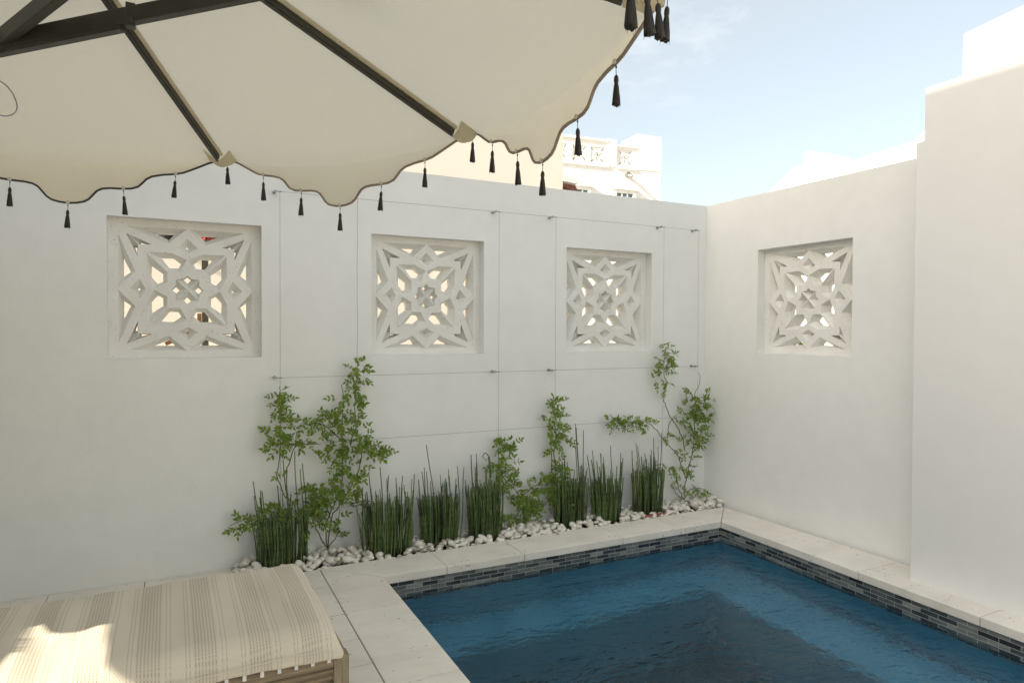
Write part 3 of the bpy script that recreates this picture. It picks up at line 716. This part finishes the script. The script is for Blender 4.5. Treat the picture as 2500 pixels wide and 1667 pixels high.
for i in range(8):
    A, Bc = corner(i), corner(i+1); n = len(profl); base = len(cv.v); out = ((A+Bc)/2-HUB).normalized()
    def dip(k): return min(.055*sin(pi*profl[k][0]), .55*profl[k][1])
    vs = []
    for ri in range(NR+1):
        s_ = .0+ri/NR
        for k in range(n):
            t_ = profl[k][0]; e_ = A.lerp(Bc, t_); p_ = apex.lerp(e_, s_); p_ = p_+Vector((0, 0, .014-.030*sin(pi*t_)*s_*(1-.55*s_)-dip(k)*max(0, (s_-.72)/.28)**2))
            vs.append(p_)
    for vi, s_ in enumerate((.12, .35, .62, 1.0)):
        for k in range(n):
            t_, d_ = profl[k]; e_ = A.lerp(Bc, t_); bell = sin(pi*t_)
            vs.append(e_+Vector((0, 0, .014-.030*bell*.45*(1-s_)-(dip(k)+(d_-dip(k))*s_)))+out*(.012*sin(s_*pi)*bell+.004*sin(t_*19+i)*s_*bell))
    fs = [[r_*n+k, r_*n+k+1, (r_+1)*n+k+1, (r_+1)*n+k] for r_ in range(NR+4) for k in range(n-1)]
    cv.add(vs, fs)
co = put(cv.build('canopy', M_canopy, par, True))
def edge_pt(i, t_):
    A, Bc = corner(i), corner(i+1); k = 0
    while k < len(profl)-2 and profl[k+1][0] < t_: k += 1
    (a, b), (c, d) = profl[k], profl[k+1]; f_ = (t_-a)/(c-a) if c > a else 0
    out = ((A+Bc)/2-HUB).normalized()
    return A.lerp(Bc, t_)+Vector((0, 0, .014-(b+(d-b)*f_)))+out*(.004*sin(t_*19+i)*sin(pi*t_))
for i in range(8):
    out = ((corner(i)+corner(i+1))/2-HUB).normalized()
    pts = [edge_pt(i, q[0]) for q in profl]; m_ = MB(); w_ = .0062; n = len(pts)
    vs = []
    for k, p_ in enumerate(pts):
        d_ = (pts[min(k+1, n-1)]-pts[max(k-1, 0)]).normalized(); up_ = out.cross(d_).normalized()
        if up_.z < 0: up_ = -up_
        for a, b in ((.0035, w_), (.0035, -w_*.3), (-.0035, -w_*.3), (-.0035, w_)): vs.append(p_+out*a+up_*b)
    fs = [[k*4+a, k*4+(a+1) % 4, (k+1)*4+(a+1) % 4, (k+1)*4+a] for k in range(n-1) for a in range(4)]+[[0, 1, 2, 3], [4*n-4, 4*n-3, 4*n-2, 4*n-1]]
    m_.add(vs, fs); o = put(m_.build('edge_binding', M_trim2 if i == 7 else M_trim, par))
    if i == 7: o['label'] = 'charcoal edge binding at the left'
# ribs with sleeves and pockets
for i in range(8):
    c = corner(i); rdir = (c-HUB).normalized(); sl = (c-apex).normalized(); sdv = sl.cross(Vector((0, 0, 1))).normalized(); dn = sdv.cross(sl)*-1
    if dn.z > 0: dn = -dn
    a = apex+sl*.10+dn*.008; b = apex+sl*((c-apex).length-.105)+dn*.012
    m_ = MB(); m_.bar(a+dn*.016, b+dn*.014, .021, .027); 
    o = put(m_.build('rib', M_metal, par)); bevel(o, .003, 2)
    m_ = MB(); m_.bar(a+dn*.034, b+dn*.032, .012, .006); put(m_.build('rib_channel', M_metal, par))
    m_ = MB(); m_.bar(a+sdv*.019+dn*.004, b+sdv*.017+dn*.002, .010, .012); put(m_.build('seam_sleeve', M_canopy, par))
    def L3(u_, w_, h_): return c+sl*u_+sdv*w_+dn*h_
    m_ = MB()
    pts = [L3(-.165, .0, .012), L3(-.125, .062, -.004), L3(-.035, .070, -.003), L3(-.012, .030, .010), L3(-.005, 0, .016), L3(-.012, -.030, .010), L3(-.035, -.070, -.003), L3(-.125, -.062, -.004),
           L3(-.105, .028, .022), L3(-.100, .0, .050), L3(-.105, -.028, .022), L3(-.045, .022, .036), L3(-.040, 0, .042), L3(-.045, -.022, .036)]
    m_.add(pts, [[1, 2, 11, 8], [7, 10, 13, 6], [8, 11, 12, 9], [10, 9, 12, 13], [2, 3, 11], [3, 4, 12, 11], [4, 5, 13, 12], [5, 6, 13]])
    o = put(m_.build('rib_pocket', M_canopy, par)); sol = o.modifiers.new('s', 'SOLIDIFY'); sol.thickness = .002
# tassels
def tassel_mesh(sd_):
    r_ = random.Random(sd_); m_ = MB()
    m_.tube([(0, 0, 0), (.0006, 0, -.010), (0, 0, -.030)], .0011, 5); m_.lathe([(.0008, -.011), (.0028, -.008), (.0028, -.006), (.0008, -.003)], (0, 0, 0), 8)
    m_.lathe([(.0015, -.026), (.0050, -.030), (.0066, -.036), (.0068, -.043), (.0056, -.048), (.0060, -.050), (.0055, -.053)], (0, 0, 0), 14)
    n = 26; rows = 7
    bs = len(m_.v)
    for j in range(rows):
        z = -.052-.052*j/(rows-1); rr = .0058+.0052*(j/(rows-1))**.8
        for k in range(n):
            q = rr*(1+(.10 if k % 2 else -.06)); zz = z+(r_.uniform(-.0035, .002) if j == rows-1 else 0)
            m_.v.append(Vector((q*cos(2*pi*k/n)+.0012*j/rows*sin(k), q*sin(2*pi*k/n), zz)))
    for j in range(rows-1):
        for k in range(n): q = bs+j*n; m_.f.append([q+k, q+(k+1) % n, q+n+(k+1) % n, q+n+k])
    m_.f.append([bs+(rows-1)*n+k for k in range(n)])
    for _ in range(6):
        a = r_.uniform(0, 6.28); x0, y0 = .0095*cos(a), .0095*sin(a); m_.tube([(x0*.6, y0*.6, -.055), (x0*1.1, y0*1.1, -.085), (x0*1.25, y0*1.25, -.110+r_.uniform(-.004, .006))], .0003, 3)
    me = bpy.data.meshes.new('tassel'); me.from_pydata([tuple(v) for v in m_.v], [], m_.f); me.materials.append(M_thread); me.polygons.foreach_set('use_smooth', [True]*len(me.polygons)); return me
TM = [tassel_mesh(i) for i in range(4)]
bmm = MB(); bmm.tube([(0, 0, 0), (.004, 0, 0)], .0075, 12); bme = bmm.build('button', M_button); BM = bme.data; bpy.data.objects.remove(bme)
rnd = random.Random(3)
for i in range(8):
    out = ((corner(i)+corner(i+1))/2-HUB).normalized()
    for j in range(6):
        t_ = ([0.004, .17, .337, .5, .665, .83] if i != 2 else [.004, .13, .265, .385, .6, .83])[j]; p_ = edge_pt(i, t_)
        o = bpy.data.objects.new('tassel', TM[(i+j) % 4]); COL.objects.link(o); o.parent = par; o.location = p_-par.location+Vector((0, 0, -.002)); o.rotation_euler = (rnd.gauss(0, .03), rnd.gauss(0, .03), rnd.uniform(0, 6)); o.scale = (.98, .98, rnd.uniform(1.0, 1.08))
        b_ = bpy.data.objects.new('button', BM); COL.objects.link(b_); b_.parent = par; b_.location = p_-par.location-out*.008+Vector((0, 0, .005)); b_.rotation_euler = (0, 0, math.atan2(out.y, out.x))
# arms, hub, mast
J = onZ(2.455, -4, 99); Kp = onZ(2.50, 300, 38); dK = (Kp-J); E1 = J+dK*2.6
Q = onZ(2.52, 122, -2); E2 = J+(Q-J)*2.4
m_ = MB(); m_.bar(J, E1, .030, .052); o = put(m_.build('support_arm', M_metal, par)); bevel(o, .003, 2)
m_ = MB(); dj = (E1-J).normalized(); m_.bar(J+Vector((0, 0, -.036)), Kp+Vector((0, 0, -.034))-dj*.03, .026, .016); put(m_.build('arm_strip', M_metal, par))
m_ = MB(); m_.bar(J+Vector((0, 0, .004)), E2, .030, .054); o = put(m_.build('support_arm', M_metal, par)); bevel(o, .003, 2)
m_ = MB(); m_.box(Kp.x-.014, Kp.x+.014, Kp.y-.012, Kp.y+.024, Kp.z-.034, Kp.z+.040); m_.tube([Kp+Vector((0, -.03, -.02)), Kp+Vector((0, .035, -.02))], .008, 10); o = put(m_.build('arm_bracket', M_metal, par)); bevel(o, .004, 2)
m_ = MB(); m_.lathe([(.030, -.032), (.036, -.028), (.036, .028), (.030, .032)], J, 14); put(m_.build('joint', M_metal, par))
m_ = MB(); m_.lathe([(.03, -.30), (.05, -.29), (.055, -.05), (.09, -.03), (.09, .0), (.03, .02)], apex+Vector((0, 0, .0)), 16); put(m_.build('hub', M_metal, par))
mast = Vector((-6.05, -.95, 0))
m_ = MB(); m_.bar(J, (mast.x, mast.y, 2.35), .05, .08); o = put(m_.build('main_arm', M_metal, par)); bevel(o, .004, 2)
m_ = MB(); m_.bar(mast, mast+Vector((0, 0, 2.75)), .08, .08, (0, 1, 0)); o = put(m_.build('mast', M_metal, par)); bevel(o, .006, 2)
m_ = MB(); m_.box(mast.x-.40, mast.x+.40, mast.y-.40, mast.y+.40, .002, .08); o = put(m_.build('base_plate', M_metal, par)); bevel(o, .01, 2)
m_ = MB(); lp = [(-16, 182), (0, 187), (16, 198), (30, 216), (38, 236), (39.5, 248), (36, 258), (28, 264), (14, 267.5), (0, 265), (-16, 256), (-26, 220), (-16, 182)]
m_.tube([onY(-1.75, *q) for q in lp], .0022, 6); put(m_.build('cable_loop', M_steel, par, True))

# ------------------------------------------------------------------ lounger and cushion
X1, X0, YN, YF, ZF = -3.650, -5.55, -2.055, -1.30, .300
lg = thing('lounger', 'low weathered teak daybed lounger with slatted side panel, under the striped cushion', 'lounger', (-4.6, -1.68, 0))
ps = .056
for (x, y) in ((X1-ps, YN), (X0, YN), (X1-ps, YF-ps), (X0, YF-ps)):
    m_ = MB(); m_.box(x, x+ps, y, y+ps, 0, ZF); o = put(m_.build('leg', M_teakv, lg)); bevel(o, .004, 2)
m_ = MB(); m_.box(X0+ps, X1-ps, YN+.004, YN+.040, ZF-.042, ZF-.003); o = put(m_.build('side_rail', M_teak, lg)); bevel(o, .003, 2)
m_ = MB(); m_.box(X0+ps, X1-ps, YF-.040, YF-.004, ZF-.10, ZF-.003); put(m_.build('side_rail', M_teak, lg))
m_ = MB(); m_.box(X1-.040, X1-.004, YN+ps, YF-ps, ZF-.10, ZF-.003); o = put(m_.build('end_rail', M_teak, lg)); bevel(o, .003, 2)
m_ = MB(); m_.box(X0+.004, X0+.040, YN+ps, YF-ps, ZF-.10, ZF-.003); put(m_.build('end_rail', M_teak, lg))
m_ = MB()
for k in range(7):
    z1 = ZF-.048-k*.0245; R_ = Matrix.Rotation(rad(28), 3, 'X'); m_.box(X0+ps, X1-ps, YN+.010, YN+.022, z1-.021, z1, R_, (0, YN+.016, z1-.01))
put(m_.build('louvred_panel', M_teak, lg))
m_ = MB(); m_.box(X0+ps, X1-ps, YN+.030, YN+.036, .06, ZF-.045); put(m_.build('panel_backing', M_teak, lg))
x = X1-.075
while x > X0+.05:
    m_ = MB(); m_.box(x-.006, x+.006, YN-.004, YF-.02, ZF-.001, ZF+.010); m_.box(x-.006, x+.006, YN-.006, YN-.002, ZF-.016, ZF+.010)
    put(m_.build('slat', M_whiteplastic, lg)); x -= .0575
# cushion
cu = MB(); NX, NY = 150, 64; cx0, cx1, cy0, cy1 = X0+.02, X1-.040, YN-.035, YF+.02
LX, LY = cx1-cx0, cy1-cy0; th = .108
def hgt(u_, v_):
    ex = min(u_, 1-u_)*LX; ey = min(v_, 1-v_)*LY
    fx = min(1, ex/.075); fy = min(1, ey/.085)
    rx_ = math.sqrt(max(0, 1-(1-fx)**2)); ry_ = math.sqrt(max(0, 1-(1-fy)**2))
    x = cx0+u_*LX; y = cy0+v_*LY
    puff = .020*sin(pi*v_)**.6
    w_ = .0050*sin(x*16+1.5*sin(y*4))*sin(pi*v_)+.022*(mnoise.noise(Vector((x*6.5, y*2.6, 3.1)))-.1)*sin(pi*v_)**.5+.003*sin(x*43+y*5)*(1-abs(2*v_-1))+.004*sin(x*5.0+2)
    return (th+puff+w_)*(.42+.58*min(rx_, ry_)*(.5+.5*max(rx_, ry_)))
vs = []; uvm = {}
for j in range(NY+1):
    for i in range(NX+1):
        u_, v_ = i/NX, j/NY; x = cx0+u_*LX; y = cy0+v_*LY
        y += .012*sin(x*7.3)*(1 if v_ < .3 else .2)*(1-min(1, v_*4)) if v_ < .3 else 0
        vs.append((x, y, ZF+.008+hgt(u_, v_)))
top = len(vs)
fs = [[j*(NX+1)+i, j*(NX+1)+i+1, (j+1)*(NX+1)+i+1, (j+1)*(NX+1)+i] for j in range(NY) for i in range(NX)]
# skirt tucked under
ring = [i for i in range(NX+1)]+[j*(NX+1)+NX for j in range(1, NY+1)]+[NY*(NX+1)+i for i in range(NX-1, -1, -1)]+[j*(NX+1) for j in range(NY-1, 0, -1)]
cxm, cym = (cx0+cx1)/2, (cy0+cy1)/2; rb = len(ring)
for lev, (inset, zz) in enumerate(((-.010, .030), (-.004, .012), (.018, .001))):
    for q in ring:
        x, y, z = vs[q]; dx = 1 if abs(x-cx1) < 1e-6 else (-1 if abs(x-cx0) < 1e-6 else 0); dy = 0
        jrow = q//(NX+1); dy = -1 if jrow == 0 else (1 if jrow == NY else 0)
        l_ = math.hypot(dx, dy) or 1
        vs.append((x-dx/l_*inset, y-dy/l_*inset+.002*sin(x*60)*(jrow == 0), ZF+.004+zz+.004*sin(x*11)*(lev < 2)))
for lev in range(3):
    for k in range(rb):
        a = ring[k] if lev == 0 else top+(lev-1)*rb+k; b = ring[(k+1) % rb] if lev == 0 else top+(lev-1)*rb+(k+1) % rb
        fs.append([b, a, top+lev*rb+k, top+lev*rb+(k+1) % rb])
fs.append([top+2*rb+k for k in range(rb)])
def uvof(i):
    x, y, z = vs[i]; s_ = cx1-x; v_ = (y-cy0)
    if i >= top: v_ -= (.05+.03*((i-top)//rb)) if y < cym-.2 else 0
    return (s_, v_+(0 if i < top else 0))
uvs = [uvof(i) for f_ in fs for i in f_]
cushion = obj('cushion', vs, fs, M_cushion, None, True, uvs); tag(cushion, 'long cream woven cushion with brown dotted stripes lying on the teak lounger', 'cushion')
m_ = MB(); pts = [(cx0+LX*i/160, cy0-.010+.002*sin(i), ZF+.050+.004*sin(cx0*11+LX*i/160*11)) for i in range(3, 158)]
m_.tube(pts, .0022, 5); sm = m_.build('seam', M_cushion, cushion, True)

# ------------------------------------------------------------------ house on the left shading the court; added wall with slot shaping the sun patch
HX = -6.5; HX2 = -12.0; HZ = 2.957+(-.243-HX2)/cos(SUN_A)*tan(SUN_E)
def slot(p, hx):         # where the sun ray to this point of the cushion crosses the added wall
    k = (hx-p.x)/sd.x; return (p.y+sd.y*k, p.z+sd.z*k)
pp = [onZ(.425, *q) for q in [(75, 1439), (115, 1429), (145, 1452), (175, 1453), (240, 1434), (280, 1433), (276, 1484), (238, 1568), (170, 1700), (-60, 1700), (-60, 1600), (0, 1549), (15, 1531), (38, 1512), (52, 1502), (78, 1497), (58, 1494), (80, 1489), (60, 1485), (78, 1480), (64, 1476), (82, 1471), (66, 1466)]]
mb = wall_mesh([(-5.4, -.3), (.0, -.3), (.0, 4.3), (-5.4, 4.3)], [[slot(q, HX) for q in pp]], lambda a, b, d: Vector((HX-d, a, b)), .03)  # unseen wall added to block sky light; slot cut to the sun patch outline
tag(mb.build('light_blocker_wall', M_house), 'added wall out of frame on the left that blocks sky light and shapes the sun patch', 'wall')
mb = wall_mesh([(-6.0, -.3), (-.78, -.3), (-.78, HZ), (-6.0, HZ)], [rect(-3.7, -2.6, 4.0, 5.8)], lambda a, b, d: Vector((HX2-d, a, b)), .06)  # opening added so the sun ray can reach the slot
tag(mb.build('house_wall', M_house), 'tall house wall out of frame far to the left that shades the courtyard', 'house')

# ------------------------------------------------------------------ buildings beyond the walls
# cream house right behind the long wall
PC = onY(2.6, 1292.5, 420)
cr_ = thing('neighbour_house', 'plain cream house close behind the long wall, its corner under the parasol edge', 'house', (PC.x-3, 2.6, 0))
m_ = MB(); m_.box(-9, PC.x, 2.6, 8.5, -.06, 5.2); put(m_.build('wall', M_cream, cr_))
m_ = MB(); m_.box(-9.1, PC.x+.1, 2.5, 8.6, 5.2, 5.35); put(m_.build('roof', M_roofred, cr_))
# bronze post and sloping brace seen through the left block
pb = thing('timber_post', 'dark bronze post with a sloping timber brace seen through the left block', 'post', (-4.0, 1.3, 0))
A0 = onY(1.3, 464, 560); m_ = MB(); m_.box(A0.x-.002, A0.x+.045, 1.3, 1.35, 0, 3.0); put(m_.build('post', M_metal, pb))
m_ = MB(); m_.bar(onY(1.25, 380, 790), onY(1.25, 480, 745), .03, .03); put(m_.build('brace', simple('brown_timber', (.16, .07, .035), .7), pb))
m_ = MB(); m_.bar(onY(1.25, 458, 760), onY(1.25, 458, 720), .03, .03, (0, 1, 0)); put(m_.build('upright', bpy.data.materials['brown_timber'], pb))
# red-flowering hanging basket and dark bracket high behind the left block
hb = thing('hanging_basket', 'red flowering hanging basket glimpsed through the top of the left block', 'hanging basket', (-4.0, 1.2, 2.4))
bc = onY(1.2, 488, 549); m_ = MB(); r2 = random.Random(9)
for _ in range(160):
    q = bc+Vector((r2.gauss(0, .05), r2.gauss(0, .03), r2.gauss(.01, .03))); d_ = Vector((r2.gauss(0, 1), r2.gauss(0, 1), r2.gauss(0, 1))).normalized(); leaf(m_, q, d_, Vector((0, -1, .3)), .03, .025)
put(m_.build('flowers', simple('red_petals', (.35, .04, .03), .7), hb))
m_ = MB(); m_.lathe([(.03, -.12), (.07, -.08), (.09, -.03), (.09, -.02)], bc, 14); put(m_.build('basket', M_black, hb))
lt = onY(1.2, 382, 541); m_ = MB(); m_.lathe([(.02, -.07), (.055, -.05), (.06, .03), (.02, .07)], lt, 14)
m_.bar(lt+Vector((0, 0, .06)), lt+Vector((0, 1.4, .10)), .03, .03); tag(m_.build('wall_lantern', M_black), 'black lantern glimpsed through the top left of the left block', 'lantern')

# tower building: own frame turned 5.8 degrees
ang = rad(-5.8); ex = Vector((cos(ang), sin(ang), 0)); ey = Vector((-sin(ang), cos(ang), 0)); TO = onY(12, 1517, 450); TO.z = 0
def onT(u, v, off=0):
    r = ray(u*K, v*K); o_ = TO-ey*off; k = (o_-CAM).dot(ey)/r.dot(ey); P = CAM+r*k; return (P-TO).dot(ex), P.z
def tb(m_, x0, x1, y0, y1, z0, z1):
    vs = [TO+ex*x+ey*y+Vector((0, 0, z)) for z in (z0, z1) for y in (y0, y1) for x in (x0, x1)]
    return m_.add(vs, [[0, 2, 3, 1], [4, 5, 7, 6], [0, 1, 5, 4], [2, 6, 7, 3], [0, 4, 6, 2], [1, 3, 7, 5]])
tw_ = thing('tower_house', 'tall sunlit white house beyond the wall with cross-pattern parapet blocks and a corner pier', 'house', (TO.x, TO.y, 0))
s3 = lambda x, y: (1091.4+x*.31204, y*.31204)       # crop3 -> 2352 px view
s4 = lambda x, y: (1260.7+x*.13198, 282.2+y*.13198)
xL = -8.0
_, ztop = onT(*s4(700, 300)); _, zsill = onT(*s4(700, 715)); _, zpier = onT(*s4(1700, 225)); xp0, _ = onT(*s4(1530, 500)); xm0, zm = onT(*s4(1030, 300)); xm1, _ = onT(*s4(1170, 300)); _, zpt2 = onT(*s4(1300, 350))
m_ = MB(); tb(m_, xL, 0, 0, 6, -.06, zsill-.02); tb(m_, xL, -.0, .30, 6, zsill-.02, zsill+.02); put(m_.build('wall', M_sun, tw_))
m_ = MB(); tb(m_, xp0, 0.0, -.02, .9, zsill-.02, zpier); put(m_.build('corner_pier', M_sun, tw_))
m_ = MB(); tb(m_, xm0, xm1, -.03, .35, zsill-.02, zm+.03); put(m_.build('parapet_pier', M_sun, tw_))
cut = []
for (cx, cy, wd, hh) in ((195, 500, 250, 250), (535, 530, 235, 250), (850, 560, 235, 255), (1325, 610, 235, 265)):
    x0, z1 = onT(*s4(cx-wd/2, cy-hh/2)); x1, z0 = onT(*s4(cx+wd/2, cy+hh/2)); zc_ = (z0+z1)/2; hh_ = (x1-x0)/2
    cut.append(((x0+x1)/2, zc_, hh_))
zcm = sum(c[1] for c in cut)/4
print('CUT', cut, zsill, ztop, xm0, xm1, xp0)
cut = [(c[0], zcm, .245) for c in cut]
def para(x0, x1, cs, ztp):
    holes = [rect(c[0]-c[2], c[0]+c[2], c[1]-c[2], c[1]+c[2]) for c in cs]
    f3 = lambda a, b, d: TO+ex*a+ey*d+Vector((0, 0, b)); m2 = wall_mesh(rect(x0, x1, zsill, ztp), holes, f3, .28); return m2
cs3 = cut[:3]; extra = (2*cut[0][0]-cut[1][0], zcm, .245)
put(para(xL, xm0, [extra]+cs3, ztop).build('parapet', M_sun, tw_)); put(para(xm1, xp0, cut[3:], ztop-.10).build('parapet', M_sun, tw_))
m_ = MB(); tb(m_, xL, xm0, -.05, .33, ztop, ztop+.06); tb(m_, xL, xm0, -.05, .0, zsill-.06, zsill); tb(m_, xm1, xp0, -.05, .33, ztop-.10, ztop-.05); tb(m_, xm1, xp0, -.05, 0, zsill-.06, zsill); put(m_.build('parapet_moulding', M_sun, tw_))
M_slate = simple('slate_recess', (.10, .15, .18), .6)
for c in [extra]+cut:
    f3 = lambda a, b, d: TO+ex*(c[0]+a*c[2])+ey*d+Vector((0, 0, c[1]+b*c[2]))
    holes = []
    def bar_(ax, ay, bx, by, w_):
        d_ = Vector((bx-ax, by-ay)); d_.normalize(); n_ = Vector((-d_.y, d_.x))*w_; return [(ax+n_.x, ay+n_.y), (ax-n_.x, ay-n_.y), (bx-n_.x, by-n_.y), (bx+n_.x, by+n_.y)]
    for sx_ in (-1, 1):
        for sy_ in (-1, 1): holes.append(bar_(sx_*.52, sy_*.52, sx_*.84, sy_*.84, .055))
    w_ = .045; l_ = .46
    holes.append([(-w_, w_), (-w_, l_), (w_, l_), (w_, w_), (l_, w_), (l_, -w_), (w_, -w_), (w_, -l_), (-w_, -l_), (-w_, -w_), (-l_, -w_), (-l_, w_)])
    m2 = MB(); m2.plate([rect(-.998, .998, -.998, .998)]+holes, lambda a, b: f3(a, b, .02))
    for poly in holes:
        for q in range(len(poly)): m2.add([f3(*poly[q], .02), f3(*poly[(q+1) % len(poly)], .02), f3(*poly[(q+1) % len(poly)], .26), f3(*poly[q], .26)], [[0, 1, 2, 3]])
    # raised petals
    for sx_ in (-1, 1):
        for sy_ in (-1, 1):
            pt = [(sx_*.16, sy_*.16), (sx_*.52, sy_*.24), (sx_*.42, sy_*.42), (sx_*.24, sy_*.52)]; a3 = [f3(*q, .02) for q in pt]; ap = f3(sx_*.33, sy_*.33, -.02)
            m2.add(a3+[ap], [[0, 1, 4], [1, 2, 4], [2, 3, 4], [3, 0, 4]])
    bo = put(m2.build('pierced_tile', M_paint, tw_))
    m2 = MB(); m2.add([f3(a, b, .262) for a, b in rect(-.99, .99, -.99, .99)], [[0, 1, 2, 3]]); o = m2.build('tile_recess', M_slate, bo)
    o.matrix_parent_inverse = bo.matrix_basis.inverted() if False else Matrix.Identity(4); o.parent = tw_; o.matrix_parent_inverse = Matrix.Translation(-tw_.location)
for (x0p, x1p, yp, nm) in ((1165, 1450, 1215, 3), (480, 665, 1150, 2)):
    x0, z1 = onT(*s4(x0p, yp)); x1, _ = onT(*s4(x1p, yp)); z1 = onT(*s4((x0p+x1p)/2, yp+20))[1]
    m2 = MB(); fr_ = .10
    tb(m2, x0-fr_, x0, -.06, .04, z1-1.2, z1+fr_); tb(m2, x1, x1+fr_, -.06, .04, z1-1.2, z1+fr_); tb(m2, x0, x1, -.06, .04, z1, z1+fr_)
    tb(m2, x0-fr_*1.6, x1+fr_*1.6, -.10, .0, z1+fr_, z1+fr_*1.6)
    for q in range(1, nm): xx = x0+(x1-x0)*q/nm; tb(m2, xx-.02, xx+.02, -.045, -.01, z1-1.2, z1)
    tb(m2, x0, x1, -.045, -.012, z1-.62, z1-.58)
    wn = put(m2.build('window', M_paint, tw_)); m2 = MB(); tb(m2, x0, x1, -.03, -.008, z1-1.2, z1); pn = put(m2.build('window_pane', M_glass, tw_))
xv, zv = onT(*s4(1345, 915)); m2 = MB(); c_ = TO+ex*xv+Vector((0, 0, zv)); m2.tube([c_, c_-ey*.16+Vector((0, 0, .02))], .06, 12); m2.tube([c_-ey*.10, c_-ey*.24+ex*.06-Vector((0, 0, .08))], .045, 12)
put(m2.build('spotlight', M_steel, tw_))
# small pitched roof in front of the tower, cut off by the cream house
ph_ = thing('small_pavilion', 'small pavilion roof with red brown eaves peeping over the wall beside the white tower house', 'pavilion', (4.2, 7.5, 0))
yq = 7.5; pl = [onY(yq, *s4(240, 890)), onY(yq, *s4(520, 990)), onY(yq, *s4(540, 1030)), onY(yq, *s4(500, 1065)), onY(yq, *s4(240, 1010))]
pl[0] = pl[0]+(pl[0]-pl[1])*1.2; pl[4] = pl[4]+(pl[4]-pl[3])*1.2
m_ = MB(); m_.extr(pl, (0, 1.8, 0)); put(m_.build('roof', M_paint, ph_))
pl = [onY(yq+.15, *s4(240, 1000)), onY(yq+.15, *s4(400, 1050)), onY(yq+.15, *s4(455, 1085)), onY(yq+.15, *s4(515, 1200)), onY(yq+.15, *s4(430, 1195)), onY(yq+.15, *s4(240, 1095))]
pl[0] = pl[0]+(pl[0]-pl[1])*1.2; pl[5] = pl[5]+(pl[5]-pl[4])*1.0
m_ = MB(); m_.extr(pl, (0, 1.5, 0)); put(m_.build('eaves', M_roofred, ph_))
a_ = onY(yq+.3, *s4(240, 1100)); b_ = onY(yq+.3, *s4(430, 1200)); m_ = MB(); m_.box(a_.x-1, b_.x, yq+.3, yq+1.4, -.06, b_.z+.02); put(m_.build('wall', M_slate, ph_))

# white roofs and chimney beyond the right wall
s5 = lambda x, y: (1731.1+x*.31203, y*.31203)
rh = thing('white_house', 'sunlit white house with sloping parapet and tapered chimney beyond the right-hand wall', 'house', (4.2, -1, 0))
px = 4.2
pl = [onX(px, *s5(-60, 1580)), onX(px, *s5(120, 1405)), onX(px, *s5(300, 1235)), onX(px, *s5(322, 1225)), onX(px, *s5(352, 1262)), onX(px, *s5(566, 1234)), onX(px, *s5(1170, 1045)), onX(px, *s5(1262, 965)), onX(px, *s5(1600, 820)), onX(px, *s5(1600, 2400)), onX(px, *s5(-60, 2400))]
pl[-1].z = -.06; pl[-2].z = -.06
m_ = MB(); m_.extr(pl, (5, 0, 0)); put(m_.build('wall', M_sun, rh))
pl = [onX(px+.3, *s5(352, 1275)), onX(px+.3, *s5(380, 1118)), onX(px+.3, *s5(392, 1112)), onX(px+.3, *s5(548, 1132)), onX(px+.3, *s5(570, 1260))]
m_ = MB(); m_.extr(pl, (.5, 0, 0)); o = put(m_.build('chimney', M_sun, rh))
# shrub glimpsed through the right-hand block
sc_ = onX(2.6, 1860, 800); sh = thing('shrub', 'green shrub glimpsed through the bottom of the right-hand block', 'shrub', (sc_.x, sc_.y, 0))
m_ = MB(); r3 = random.Random(4)
for _ in range(900):
    q = Vector((sc_.x+r3.gauss(0, .12), sc_.y+.1+r3.gauss(0, .22), max(.05, sc_.z-.35+r3.gauss(0, .25)))); d_ = Vector((r3.gauss(0, 1), r3.gauss(0, 1), r3.gauss(.4, 1))).normalized(); leaf(m_, q, d_, Vector((0, -1, .5)), .06, .035)
put(m_.build('foliage', M_shrub, sh)); m_ = MB(); m_.tube([(sc_.x, sc_.y, 0), (sc_.x+.02, sc_.y+.05, .5), (sc_.x, sc_.y+.1, 1.0)], [.02, .014, .006], 7); put(m_.build('trunk', M_bark, sh))

scene.cycles.max_bounces = 10; scene.cycles.diffuse_bounces = 6; scene.cycles.transmission_bounces = 6; scene.cycles.glossy_bounces = 4
scene.cycles.sample_clamp_indirect = 8
